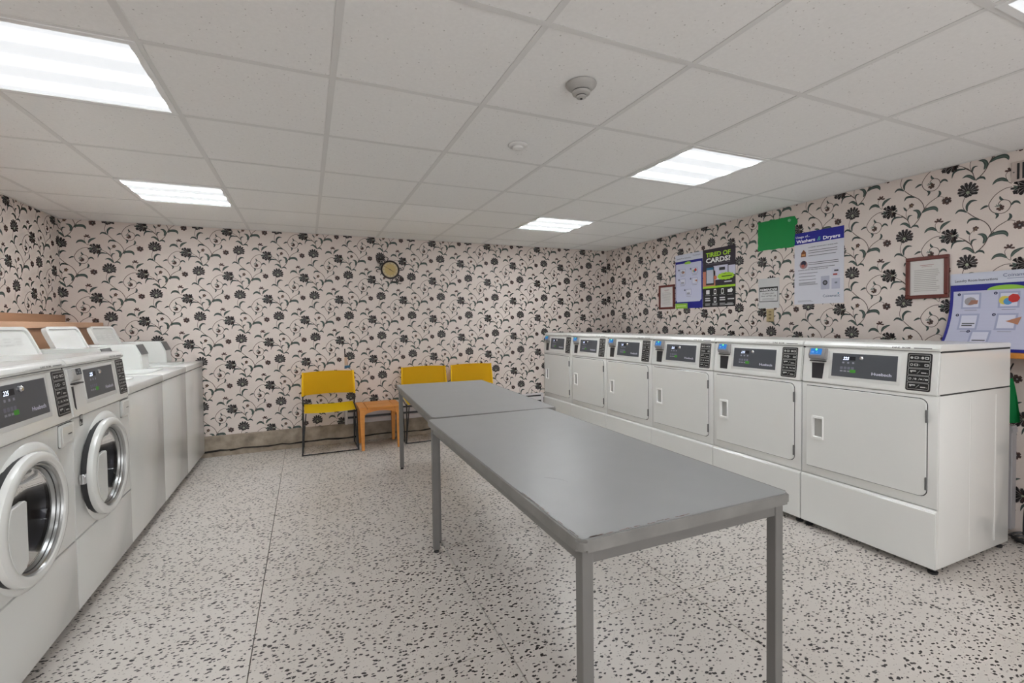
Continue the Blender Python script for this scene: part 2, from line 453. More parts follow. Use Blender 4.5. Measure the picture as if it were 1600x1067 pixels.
# perimeter wall angles
for n, d in enumerate(((XL, XR, YB - .022, YB, ZC - .0004, ZC + .0012), (XL, XL + .022, YF, YB, ZC - .0004, ZC + .0012), (XR - .022, XR, YF, YB, ZC - .0004, ZC + .0012), (XL, XR, YF, YF + .022, ZC - .0004, ZC + .0012))):
    tag(onebox('trim_%d' % (n + 1), d, TEE), kind='structure', label='painted wall angle under the ceiling edge')

# walls
walls = {}
walls['back'] = onebox('wall_back', (XL - .1, XR + .1, YB, YB + .1, 0, ZC + .2), WALLP)
walls['left'] = onebox('wall_left', (XL - .1, XL, YF - .1, YB, 0, ZC + .2), WALLP)
walls['right'] = onebox('wall_right', (XR, XR + .1, YF - .1, YB, 0, ZC + .2), WALLP)
walls['front'] = onebox('wall_front', (XL, XR, YF - .1, YF, 0, ZC + .2), WALLP)
for k, o in walls.items(): tag(o, kind='structure', label='%s wall in floral vine wallpaper' % k)

# ---- wallpaper motif (mm, relative to the fan-shaped flower of one half-drop cell)
STEMS = [
 (22,[(-21,-45),(-30,-80),(-28,-107),(-17,-131),(-7,-141)]),
 (30,[(-6,-142),(23,-173),(54,-198),(75,-216),(93,-243),(102,-269),(107,-305)]),
 (32,[(117,165),(93,137),(78,102),(62,78),(31,45)]),
 (28,[(93,137),(107,163),(130,190),(155,207),(174,218)]),
 (18,[(174,218),(191,218),(209,209)]),
 (26,[(30,48),(21,74),(14,100),(-4,119),(-25,138)]),
 (22,[(-69,170),(-25,142),(0,119),(17,91)]),
 (18,[(10,106),(3,138),(6,166),(20,185)]),
 (18,[(192,-14),(192,5),(198,23)]),
 (18,[(190,-16),(173,1),(167,22),(165,41),(173,55)]),
 (26,[(192,-36),(164,-38),(135,-53),(114,-73),(95,-105),(92,-124),(98,-146),(113,-167),(136,-178),(159,-179),(176,-167),(187,-147),(188,-130),(178,-112),(158,-102),(144,-106),(134,-120)]),
]
LEAVES = [
 (120,[(-8,-137),(-10,-103),(5,-79),(21,-74),(40,-79)]),
 (110,[(-9,-141),(-31,-124),(-51,-122),(-67,-139)]),
 (110,[(54,-199),(23,-187),(2,-191),(-8,-211)]),
 (170,[(94,135),(121,152),(156,154),(172,141),(176,124)]),
 (100,[(174,218),(187,232),(188,247),(181,260)]),
 (150,[(68,100),(78,130),(66,155),(41,162)]),
 (100,[(-15,129),(-56,135),(-77,122),(-86,89)]),
 (80,[(14,100),(16,123),(26,131),(40,131)]),
 (90,[(6,166),(-3,180),(-13,196)]),
 (130,[(27,47),(9,73),(-12,85),(-34,77)]),
 (100,[(31,47),(48,58),(67,53),(75,38)]),
 (140,[(192,3),(204,28),(222,41),(247,52)]),
 (150,[(176,0),(151,20),(125,18),(107,-2)]),
 (100,[(90,-124),(74,-124),(52,-138)]),
 (100,[(119,-172),(132,-186),(123,-207)]),
 (100,[(188,-143),(202,-126),(217,-128),(229,-143)]),
 (90,[(157,-103),(145,-94),(140,-76)]),
]
MOT = []     # (points, ink, layer) in metres
def m_ribbon(pts, wd, ink, lay, taper=False, n=4):
    P = smooth_path(pts, n); N_ = len(P)
    Lf, Rt = [], []
    for i, p in enumerate(P):
        t = (P[min(i + 1, N_ - 1)] - P[max(i - 1, 0)]).normalized(); q = Vector((-t.y, t.x, 0))
        f = 1
        if taper:
            s = i / (N_ - 1); f = math.sin(PI * min(1, s ** .85 * 1.0)) ** .8 if 0 < s < 1 else .03
            f = max(f, .05)
        Lf.append(p + q * wd * f / 2); Rt.append(p - q * wd * f / 2)
    for i in range(N_ - 1):
        MOT.append(([(v.x / 1000, v.y / 1000) for v in (Lf[i], Rt[i], Rt[i + 1], Lf[i + 1])], ink, lay))
def m_lens(cx, cy, ang, ln, wd, ink, lay, tip=.0, n=3):
    a = math.radians(ang); ca, sa = math.cos(a), math.sin(a)
    pr = [(0, .0), (.25, .55), (.6, 1), (.85, .8), (1, .25 + tip)]
    pts = [(t * ln, h * wd / 2) for t, h in pr] + [(t * ln, -h * wd / 2) for t, h in pr[::-1][:-1]]
    MOT.append(([((cx + x * ca - y * sa) / 1000, (cy + x * sa + y * ca) / 1000) for x, y in pts], ink, lay))
def m_disc(cx, cy, r, ink, lay, n=10):
    MOT.append(([((cx + r * math.cos(2 * PI * i / n)) / 1000, (cy + r * math.sin(2 * PI * i / n)) / 1000) for i in range(n)], ink, lay))
STEM, LEAF, DARK, VEIN, PALE, BROWN, GOLD, LEAFL = range(8)
for wd, pts in STEMS: m_ribbon(pts, wd / 10 * 1.5, STEM, 1)
for wd, pts in LEAVES:
    m_ribbon(pts, wd / 10 * 1.35, LEAF, 2, True)
    if wd > 125: m_ribbon([(x + .8, y - 1.5) for x, y in pts], wd / 10 * .4, LEAFL, 3, True)
# fan flower (B)
m_disc(-3, -4, 24, DARK, 3, 14)
for a in (-20, 4, 28, 52, 76, 100, 124, 148, 172, 196):
    m_lens(-6, -17, a, 49 + 13 * math.sin(math.radians(max(a, 0))), 19, DARK, 3, .4)
for a in (-38, -62, 218, 242): m_lens(-6, -14, a, 33, 15, DARK, 3, .3)
for a in (16, 64, 112, 160): m_lens(-6, -17, a, 47 + 12 * math.sin(math.radians(max(a, 0))), 3.2, VEIN, 4)
for a in (40, 88, 136, -8, 184): m_lens(14 * math.cos(math.radians(a)) - 6, 14 * math.sin(math.radians(a)) - 17, a, 25, 5.5, VEIN, 4)
for a in (-45, 225): m_lens(-6, -17, a, 24, 3.5, VEIN, 4)
for a in (4, 28, 148): m_lens(38 * math.cos(math.radians(a)) - 6, 40 * math.sin(math.radians(a)) - 17, a + 6, 16, 7, BROWN, 5)
m_disc(-6, -18, 9, PALE, 6)
for a in (215, 245, 270, 300, 325): m_lens(-11, -33, a, 17, 7, DARK, 2)
# feathered flower (A) pointing left
m_disc(236, -45, 24, DARK, 3, 12)
for a in (80, 104, 128, 152, 180, 206, 232, 256, 280): m_lens(262, -47, a, 40 + 36 * abs(math.cos(math.radians(a))) ** 1.5, 16, DARK, 3, .4)
for a in (98, 122, 215, 240, 262): m_lens(232, -44, a, 44, 15, DARK, 3, .4)
for a in (40, 62, -40, -62): m_lens(256, -47, a, 32, 11, DARK, 3)
for a in (116, 141, 166, 194, 220, 245): m_lens(258, -47, a, 42 + 18 * abs(math.cos(math.radians(a))), 3.4, VEIN, 4)
for a in (108, 250): m_lens(226, -44, a, 36, 4, VEIN, 4)
for a in (150, 205): m_lens(218, -44, a, 24, 8, LEAFL, 5)
for a in (128, 256): m_lens(262, -47, a, 34, 6, BROWN, 5)
m_disc(257, -47, 6.5, PALE, 6)
for a in (25, 0, -25): m_lens(268, -47, a, 20, 5, LEAF, 2)
# four-petal flower (C)
for a in (35, 100, -20, 215, 280, 160): m_lens(224, 184, a, 25, 19, BROWN, 3, .5)
for a in (35, 100, -20, 215, 280, 160): m_lens(228, 183, a, 15, 7, DARK, 4)
m_disc(226, 183, 5, VEIN, 5)
for a in (120, 165, 195): m_lens(212, 192, a, 16, 4, STEM, 2)
# small blossoms D, E, F
for a in (10, 80, 150, 220, 290): m_lens(33, 198, a, 15, 12, BROWN, 3, .5)
m_disc(34, 197, 5, GOLD, 4); m_lens(30, 190, 240, 14, 5, GOLD, 3)
for a in (60, 110, 0, 160): m_lens(184, 56, a, 24, 12, BROWN, 3, .5)
m_disc(187, 62, 5, DARK, 4)
for a in (200, 260, 320, 20, 80): m_lens(143, -146, a, 18, 14, BROWN, 3, .5)
m_disc(145, -146, 6, DARK, 4); m_disc(141, -150, 3, GOLD, 5)
for a in (90, 130, 165, 60): m_lens(136, -138, a, 19, 5, LEAFL, 3)
INK = [mat('ink_stem', (.085, .058, .048), .6), mat('ink_leaf', (.040, .062, .055), .6), mat('ink_dark', (.022, .018, .020), .6),
       mat('ink_vein', (.27, .25, .24), .6), mat('ink_pale', (.30, .33, .24), .6), mat('ink_brown', (.075, .038, .032), .6),
       mat('ink_gold', (.20, .14, .07), .6), mat('ink_leaf_light', (.085, .125, .105), .6)]
def wallpaper(parent, O, U, N_, u0, u1, z0, z1, bu, bz, V, step):
    O = Vector(O); U = Vector(U); N_ = Vector(N_)
    bm = nb()
    k0 = int((u0 - bu) / step) - 2; k1 = int((u1 - bu) / step) + 2
    n0 = int((z0 - bz) / V) - 2; n1 = int((z1 - bz) / V) + 2
    def clip(poly):
        for ax, lim, sg in ((0, u0, 1), (0, u1, -1), (1, z0, 1), (1, z1, -1)):
            out = []
            for i in range(len(poly)):
                a, b = poly[i - 1], poly[i]
                da, db = (a[ax] - lim) * sg, (b[ax] - lim) * sg
                if (da < 0) != (db < 0):
                    t = da / (da - db); out.append((a[0] + (b[0] - a[0]) * t, a[1] + (b[1] - a[1]) * t))
                if db >= 0: out.append(b)
            poly = out
            if len(poly) < 3: return None
        return poly
    for k in range(k0, k1 + 1):
        for n in range(n0, n1 + 1):
            cu = bu + k * step; cz = bz + n * V + (V / 2 * .98 if k % 2 else 0)
            if cu < u0 - .3 or cu > u1 + .15 or cz < z0 - .3 or cz > z1 + .35: continue
            inside = u0 + .1 < cu < u1 - .3 and z0 + .33 < cz < z1 - .28
            for pts, ink, lay in MOT:
                q = [(cu + a, cz + b) for a, b in pts]
                if not inside:
                    q = clip(q)
                    if not q: continue
                vs = [bm.verts.new(O + U * a + Vector((0, 0, b)) + N_ * (.00025 * lay)) for a, b in q]
                try: bm.faces.new(vs).material_index = ink
                except ValueError: pass
    o = obj('wallpaper_print', bm, INK, parent, smooth='flatprint'); o['kind'] = 'stuff'
    return o
wallpaper(walls['back'], (0, YB, 0), (1, 0, 0), (0, -1, 0), XL, XR, .205, ZC, -1.576 - .034, 1.812, .437, .340)
wallpaper(walls['right'], (XR, 0, 0), (0, -1, 0), (-1, 0, 0), -YB, -YF - 2.6, 0.11, ZC, -1.514, 2.062, .446, .334)
wallpaper(walls['left'], (XL, 0, 0), (0, 1, 0), (1, 0, 0), YF + 2.6, YB, .2, ZC, 4.646, 2.037, .440, .336)

# concrete curb at the foot of the back wall, with its crack
bb = nb()
prism(bb, [(YB - .012, 0), (YB, 0), (YB, .205), (YB - .004, .205), (YB - .008, .195)], 'x', XL, XR)
cb = tag(obj('baseboard_back', bb, CONCRETE), kind='structure', label='bare grey-brown concrete curb under the wallpaper')
bm = nb(); x = -1.0; pts = []
while x < 3.6:
    pts.append((x, YB - .016, .060 - .012 * (x + 1) / 4 + random.uniform(-.007, .007))); x += random.uniform(.05, .13)
tube(bm, pts, [random.uniform(.004, .011) for _ in pts], 5)
tube(bm, [(-.72, YB - .016, .045), (-.6, YB - .016, .062), (-.48, YB - .016, .052), (-.35, YB - .016, .055)], .004, 5)
obj('crack', bm, CRACK, cb)

# ------------------------------------------------------------------ ceiling lights
def ceiling_light(i, j, label):
    x0 = GX0 + GX * i; y0 = GY0 + GY * j
    t = thing('ceiling_light', label, 'ceiling light', (x0 + GX / 2, y0 + GY / 2, ZC - .001), 0, 'recessed square fluorescent panels')
    a, b = GX / 2 - .005, GY / 2 - .005
    bm = nb()
    for d in ((-a, a, -b, -b + .022), (-a, a, b - .022, b), (-a, -a + .022, -b + .022, b - .022), (a - .022, a, -b + .022, b - .022)):
        box(bm, d[0], d[1], d[2], d[3], -.0025, .05)
    obj('frame', bm, mat('light_frame', (.80, .80, .79), .35), t)
    bm = nb(); box(bm, -a + .022, a - .022, -b + .022, b - .022, .001, .006); obj('diffuser', bm, LAMPM_FAR if j == 3 else LAMPM if j == 0 else LAMPM_NEAR, t)
    bm = nb(); box(bm, -a, a, -b, b, .05, .055); obj('housing', bm, WHITE2, t)
ceiling_light(-2, 0, 'large bright ceiling panel cut by the left edge of the photo')
ceiling_light(-2, 3, 'bright ceiling panel above the washers near the back wall')
ceiling_light(3, 0, 'bright ceiling panel at centre right, nearest in front of the posters')
ceiling_light(3, 3, 'small-looking bright ceiling panel close to the back right corner')
ceiling_light(3, -3, 'bright ceiling panel just showing at the top right corner')
ceiling_light(-2, -3, 'bright ceiling panel behind the camera on the washer side')
ceiling_light(3, -6, 'farthest ceiling panel behind the camera on the dryer side')
ceiling_light(-2, -6, 'farthest ceiling panel behind the camera on the washer side')

# ------------------------------------------------------------------ smoke detectors
DET = mat('detector_plastic', (.42, .41, .39), .45)
def detector(x, y, r, label, big=True):
    t = thing('smoke_detector', label, 'smoke detector', (x, y, ZC))
    if not big:
        w2 = mat('ceiling_white_plastic', (.72, .715, .70), .7)
        bm = nb(); lathe(bm, [(r, 0), (r, -.006), (r * .85, -.012), (r * .8, -.013)], 32); obj('base', bm, w2, t, True)
        bm = nb(); lathe(bm, [(r * .55, -.012), (r * .52, -.022), (r * .3, -.028), (r * .1, -.029)], 28); obj('cap', bm, w2, t, True)
        return
    bm = nb(); lathe(bm, [(r, 0), (r, -.004), (r * .9, -.012), (r * .62, -.026), (r * .55, -.027)], 32); obj('base', bm, DET if big else WHITE2, t, True)
    bm = nb(); lathe(bm, [(r * .56, -.026), (r * .56, -.031)], 24); obj('vent_ring', bm, BLACK if big else WHITE2, t, True)
    bm = nb(); lathe(bm, [(r * .6, -.031), (r * .56, -.039), (r * .36, -.045), (r * .34, -.045)], 32); obj('body', bm, DET if big else WHITE2, t, True)
    if big:
        bm = nb(); lathe(bm, [(r * .33, -.045), (r * .33, -.048)], 24); obj('lower_ring', bm, BLACK, t, True)
        bm = nb(); lathe(bm, [(r * .34, -.048), (r * .31, -.053), (r * .08, -.056)], 24); obj('cap', bm, DET, t, True)
        bm = nb(); lathe(bm, [(.005, -.056), (.005, -.059)], 10); obj('lamp', bm, BLACK, t, True)
detector(1.035, 1.625, .062, 'grey cone-shaped smoke detector hanging from the ceiling')
detector(1.063, 2.30, .052, 'flat white round detector, same white as the ceiling tile', False)

# ------------------------------------------------------------------ appliance pieces
WD, DEPTH = .6820, .70
TILT = Vector((0, .115, 1)).normalized()
def control_print(parent, ux, disp, icons, dark=True, zb=.89, y0=-.004):
    """grey display plate + black pictogram plate on the tilted fascia"""
    O = (0, y0, zb)
    # display plate
    bm = nb(); y = lambda z: y0 + (z - zb) * .115
    d0, d1, z0, z1 = disp
    for (a, b, c, d, t_, name, m_, r_) in ((d0, d1, z0, z1, .003, 'display_plate', mat('slate_display', (.075, .082, .095), .35), 0), (icons[0], icons[1], icons[2], icons[3], .003, 'pictogram_plate', BLACK, .008)):
        bm = nb()
        pts = rrect(a, b, c, d, r_, 3) if r_ else [(a, c), (b, c), (b, d), (a, d)]
        A = [bm.verts.new((p[0], y(p[1]) + .002, p[1])) for p in pts]; B = [bm.verts.new((p[0], y(p[1]) - t_, p[1])) for p in pts]
        bm.faces.new(A); bm.faces.new(B)
        for i in range(len(pts)): bm.faces.new((A[i], A[i - 1], B[i - 1], B[i]))
        plate = obj(name, bm, m_, parent)
        k = 1 / TILT.z
        p = Print((0, y0 - t_, zb), (1, 0, 0), TILT)
        c2, d2 = (c - zb) * k, (d - zb) * k; Wd, Hd = b - a, d2 - c2
        if name == 'display_plate':
            p.rect(a + Wd * .17, a + Wd * .38, c2 + Hd * .72, c2 + Hd * .88, (12, 14, 22))
            p.text('225', a + Wd * .18, c2 + Hd * .735, Hd * .125, mat('lit_digits', (.62, .72, 1), .5, emit=1.2), 2, width=Wd * .10, shear=.2)
            for q in range(3): p.rr(a + Wd * (.17 + .08 * q), a + Wd * (.205 + .08 * q), c2 + Hd * .58, c2 + Hd * .65, .001, (150, 150, 165))
            for q in range(4): p.rr(a + Wd * (.14 + .06 * q), a + Wd * (.185 + .06 * q), c2 + Hd * .33, c2 + Hd * .44, .002, (116, 116, 130))
            for q in range(3): p.rr(a + Wd * (.14 + .06 * q), a + Wd * (.185 + .06 * q), c2 + Hd * .22, c2 + Hd * .28, .001, (150, 150, 160))
            p.rr(a + Wd * .30, a + Wd * .395, c2 + Hd * .20, c2 + Hd * .33, .003, (70, 150, 48), 2)
            p.text('Huebsch', a + Wd * .64, c2 + Hd * .17, Hd * .115, (205, 205, 222), 2, width=Wd * .29, bold=.03)
            p.build('print', plate)
            bm = nb(); zc = z0 + (z1 - z0) * .84; lathe(bm, [(.011, 0), (.011, .006), (.007, .011), (.0, .012)], 16, (a + Wd * .475, y(zc) - t_, zc), 'y', flip=-1)
            obj('start_button', bm, CHROME, plate, True)
        else:
            gw = (190, 190, 188)
            for q in range(5):
                h = (Hd - .012) / 5; yb = d2 - .006 - h * (q + 1)
                x0_, x1_ = a + .007, b - .007
                p.rr(x0_, x1_, yb + .0015, yb + h - .0015, .004, gw, 1); p.rr(x0_ + .0016, x1_ - .0016, yb + .0031, yb + h - .0031, .003, (10, 10, 11), 2)
                cy = yb + h / 2; W3 = x1_ - x0_
                if q < 2:
                    if q == 0: p.disc(x0_ + W3 * .14, cy, .0065, gw, 3, 10)
                    else:
                        p.disc(x0_ + W3 * .15, cy, .0068, gw, 3, 10); p.disc(x0_ + W3 * .15, cy, .0040, (10, 10, 11), 4, 10)
                    p.rr(x0_ + W3 * .27, x0_ + W3 * .46, cy - .006, cy + .006, .002, gw, 3); p.rect(x0_ + W3 * .31, x0_ + W3 * .42, cy - .003, cy + .003, (10, 10, 11), 4)
                    p.rect(x0_ + W3 * .50, x0_ + W3 * .55, cy - .001, cy + .001, gw, 3)
                    if q == 0: p.disc(x0_ + W3 * .65, cy, .0065, gw, 3, 10)
                    p.rr(x0_ + W3 * .75, x0_ + W3 * .94, cy - .006, cy + .006, .002, gw, 3); p.rect(x0_ + W3 * .79, x0_ + W3 * .89, cy - .003, cy + .003, (10, 10, 11), 4)
                elif q in (2, 4):
                    p.rect(x0_ + W3 * .10, x0_ + W3 * .38, cy + .001, cy + .007, gw, 3); p.disc(x0_ + W3 * .16, cy, .004, gw, 3, 8)
                    p.poly([(x0_ + W3 * .42, cy - .008), (x0_ + W3 * .44, cy - .008), (x0_ + W3 * .58, cy + .008), (x0_ + W3 * .56, cy + .008)], gw, 3)
                    p.rect(x0_ + W3 * .62, x0_ + W3 * .86, cy - .006, cy - .001, gw, 3); p.rect(x0_ + W3 * .88, x0_ + W3 * .93, cy - .006, cy - .004, gw, 3)
                else:
                    p.disc(x0_ + W3 * .12, cy, .006, gw, 3, 10); p.disc(x0_ + W3 * .12, cy, .0035, (10, 10, 11), 4, 8)
                    for s_ in (.24, .50, .72): p.poly([(x0_ + W3 * s_, cy - .006), (x0_ + W3 * (s_ + .02), cy - .006), (x0_ + W3 * (s_ + .08), cy + .006), (x0_ + W3 * (s_ + .06), cy + .006)], gw, 3)
                    p.disc(x0_ + W3 * .38, cy, .005, gw, 3, 8); p.rect(x0_ + W3 * .58, x0_ + W3 * .70, cy - .003, cy + .003, gw, 3); p.rect(x0_ + W3 * .81, x0_ + W3 * .95, cy - .004, cy + .003, gw, 3)
            p.build('print', plate)

def fascia(parent, zb, zt, y0, dep, gap_top=True):
    """upper cabinet with a slightly tilted front"""
    bm = nb(); yt = y0 + (zt - zb) * .115
    prism(bm, [(y0, zb), (yt, zt), (dep, zt), (dep, zb)], 'x', .0015, WD - .0015)
    bmesh.ops.bevel(bm, geom=[e for e in bm.edges], offset=.006, segments=2, affect='EDGES')
    return obj('control_housing', bm, WHITE, parent, True)
def lid_top(parent, zt, y0, dep, name='top_cover'):
    bm = nb()
    prism(bm, [(y0 + .003, zt + .003), (y0 - .002, zt + .010), (y0 + .002, zt + .024), (y0 + .016, zt + .036), (y0 + .03, zt + .038), (dep, zt + .028), (dep, zt + .003)], 'x', .0012, WD - .0012)
    bmesh.ops.bevel(bm, geom=[e for e in bm.edges], offset=.003, segments=2, affect='EDGES')
    o = obj(name, bm, WHITE, parent, True)
    p = Print((0, y0 - .0025, zt + .010), (1, 0, 0), (0, .25, 1))
    p.text('Coinamatic', WD * .52, .0035, .0085, (176, 176, 172), 1, width=.10)
    p.text('DRE', WD * .70, .0035, .0085, (110, 110, 108), 1, width=.035, bold=.02); p.text('BOM', WD * .765, .0035, .0085, (110, 110, 108), 1, width=.035, bold=.02)
    p.rect(WD * .84, WD * .95, .0045, .009, (118, 118, 116), 1)
    p.build('print', o)
    return o
def feet(parent, pts):
    for x, y in pts:
        bm = nb(); lathe(bm, [(.02, 0), (.022, .006), (.022, .012), (.01, .014), (.01, .034)], 12, (x, y, 0)); obj('foot', bm, BLACK, parent, True)
def card_reader(parent, u0, u1, z0, z1, y, blue):
    q_ = 1 if blue else .45
    bm = nb(); prism(bm, [(y + .012, z0), (y - .020 * q_, z0 + .010), (y - .026 * q_, z0 + .03), (y - .012 * q_, z1), (y + .012, z1)], 'x', u0, u1)
    bmesh.ops.bevel(bm, geom=[e for e in bm.edges], offset=.003, segments=2, affect='EDGES')
    r = obj('card_reader', bm, mat('reader_shell', (.30, .29, .29), .3) if blue else mat('reader_shell_pale', (.50, .50, .49), .3), parent, True)
    O = Vector((u0, y - .026 * q_ - .0005, z0 + .03)); V = Vector((0, .014 * q_, (z1 - z0 - .03)))
    p = Print(O, (1, 0, 0), V); Wd = u1 - u0; Hd = V.length
    if blue:
        p.rr(Wd * .12, Wd * .80, -.002 + .002, Hd * .93, .003, mat('reader_blue', (.01, .16, .52), .3, emit=.15))
        p.disc(Wd * .46, Hd * .80, .0055, mat('green_led', (.1, .9, .12), .3, emit=1.0), 2)
        p.rect(Wd * .18, Wd * .34, Hd * .34, Hd * .56, (110, 165, 225), 2); p.poly([(Wd * .44, Hd * .42), (Wd * .58, Hd * .56), (Wd * .54, Hd * .30)], (95, 155, 225), 2)
        p.rect(Wd * .16, Wd * .76, Hd * .03, Hd * .16, (135, 150, 165), 2)
    else:
        p.rr(Wd * .35, Wd * .92, Hd * .1, Hd * .93, .003, (58, 60, 64)); p.rect(Wd * .6, Wd * .8, Hd * .62, Hd * .8, (150, 155, 158), 2); p.rect(Wd * .4, Wd * .52, Hd * .3, Hd * .52, (130, 135, 138), 2); p.rect(Wd * .62, Wd * .82, Hd * .25, Hd * .5, (120, 125, 128), 2)
    p.build('print', r)
    bm = nb(); box(bm, u0 + .004, u1 - .004, y - .016, y + .006, z0 - .007, z0 - .001); obj('card_slot', bm, BLACK, r)
    return r

# ------------------------------------------------------------------ dryer
def make_dryer():
    t = thing('dryer', 'x', 'dryer', (0, 0, 0), -PI / 2)
    dep = .72
    # body below skirt line and door section
    bm = nb(); box(bm, .0012, WD - .0012, .0125, dep, .034, .888, bev=.004, seg=2); obj('cabinet', bm, WHITE, t, True)
    bm = nb(); box(bm, .0012, WD - .0012, 0, .012, .330, .888, bev=.004, seg=2); obj('front_panel', bm, WHITE, t, True)
    for y_ in (.30, .56):
        bm = nb(); box(bm, WD - .0022, WD - .0002, y_, y_ + .012, .07, .86, bev=.0008); obj('side_rib', bm, WHITE, t)
    bm = nb()
    prism(bm, [(-.004, .322), (-.011, .315), (-.011, .034), (.012, .034), (.012, .327), (.0, .327)], 'x', .0012, WD - .0012)
    bmesh.ops.bevel(bm, geom=[e for e in bm.edges], offset=.003, segments=2, affect='EDGES')
    obj('kick_panel', bm, WHITE, t, True)
    fascia(t, .8895, 1.103, -.006, dep)
    lid_top(t, 1.102, .014, dep)
    bm = nb(); box(bm, .003, WD - .003, .028, dep - .004, .60, 1.106); obj('seam_shadow', bm, GAP, t)
    # door
    bm = nb()
    prism(bm, rrect(.031, .640, .379, .872, .032, 5, (.034, .006, .006, .034)), 'y', -.0008, -.0002, 0); obj('door_gap', bm, GAP, t)
    bm = nb(); o_ = rrect(.0335, .6365, .3825, .8685, .030, 5, (.031, .005, .005, .031)); h_ = rrect(.082, .130, .568, .676, .004, 3)
    e0 = [bm.verts.new((a, .002, b)) for a, b in o_]; e1 = [bm.verts.new((a, -.0075, b)) for a, b in o_]
    e2 = [bm.verts.new((a + (.0015 if a < .3 else -.0015), -.009, b + (.0015 if b < .6 else -.0015))) for a, b in o_]; hh = [bm.verts.new((a, -.009, b)) for a, b in h_]
    for P_, Q_ in ((e0, e1), (e1, e2)):
        for i in range(len(o_)): bm.faces.new((P_[i], P_[(i + 1) % len(o_)], Q_[(i + 1) % len(o_)], Q_[i]))
    bm.faces.new(e0)
    E_ = [bm.edges.get((e2[i], e2[i - 1])) for i in range(len(o_))] + [bm.edges.new((hh[i], hh[i - 1])) for i in range(len(h_))]
    bmesh.ops.triangle_fill(bm, edges=E_, use_beauty=True)
    d = obj('door', bm, WHITE, t, True)
    bm = nb()
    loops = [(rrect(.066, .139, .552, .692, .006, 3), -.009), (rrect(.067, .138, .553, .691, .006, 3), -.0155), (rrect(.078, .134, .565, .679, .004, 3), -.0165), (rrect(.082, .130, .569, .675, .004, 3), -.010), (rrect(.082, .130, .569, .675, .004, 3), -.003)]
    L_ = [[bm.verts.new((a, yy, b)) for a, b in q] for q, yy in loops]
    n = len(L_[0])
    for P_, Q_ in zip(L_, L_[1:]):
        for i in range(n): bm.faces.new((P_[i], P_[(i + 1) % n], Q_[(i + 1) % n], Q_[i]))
    bm.faces.new(L_[-1]).material_index = 1  # recess floor coloured grey to paint in its inner shade
    obj('handle', bm, [mat('handle_white', (.86, .86, .84), .25), mat('handle_recess_shade', (.42, .42, .40), .5)], d, True)
    for z in (.785, .450):
        bm = nb(); box(bm, .633, .642, -.013, -.002, z - .032, z + .032, bev=.002); obj('hinge', bm, mat('hinge_grey', (.12, .12, .12), .5), d)
    bm = nb(); box(bm, .156, .524, -.0065, .02, .918, 1.086, bev=.006, seg=2)
    # shallow raised frame round the display follows the tilt
    for v in bm.verts: v.co.y += (v.co.z - .89) * .115
    obj('display_bezel', bm, WHITE2, t, True)
    control_print(t, 0, (.176, .504, .941, 1.073), (.545, .649, .906, 1.094))
    card_reader(t, .048, .147, 1.026, 1.098, .010, True)
    # recess under the reader
    bm = nb(); box(bm, .048, .147, -.0055, .01, .905, 1.02, bev=.006, seg=2)
    for v in bm.verts: v.co.y += (v.co.z - .89) * .115
    r_ = obj('coin_recess', bm, WHITE2, t, True)
    bm = nb(); q = [(.064, .918), (.126, .918), (.132, 1.010), (.058, 1.010)]
    vs = [bm.verts.new((a, -.0068 + (b - .89) * .115, b)) for a, b in q]; vs2 = [bm.verts.new((a, .004 + (b - .89) * .115, b)) for a, b in q]
    bm.faces.new(vs); bm.faces.new(vs2)
    for i in range(4): bm.faces.new((vs[i], vs[i - 1], vs2[i - 1], vs2[i]))
    obj('recess_opening', bm, mat('recess_dark', (.02, .019, .022), .5), r_)
    feet(t, [(.03, .03), (WD - .03, .03), (.03, dep - .04), (WD - .03, dep - .04)])
    return t
DY0 = 1.2202
dr = make_dryer()
names = ['white dryer at the near right end of the row, its side showing', 'white dryer second from the near end of the row', 'white dryer third from the near end, below the reminder sheet',
         'white dryer fourth from the near end of the row', 'white dryer second from the back wall', 'white dryer farthest away, beside the back wall']
for k in range(6):
    loc = (2.794, DY0 + .0020 + .6836 * (k + 1), 0)
    if k == 0: dr.location = loc; dr['label'] = names[0]; dr['group'] = 'row of dryers'
    else: dup(dr, loc, None, names[k])
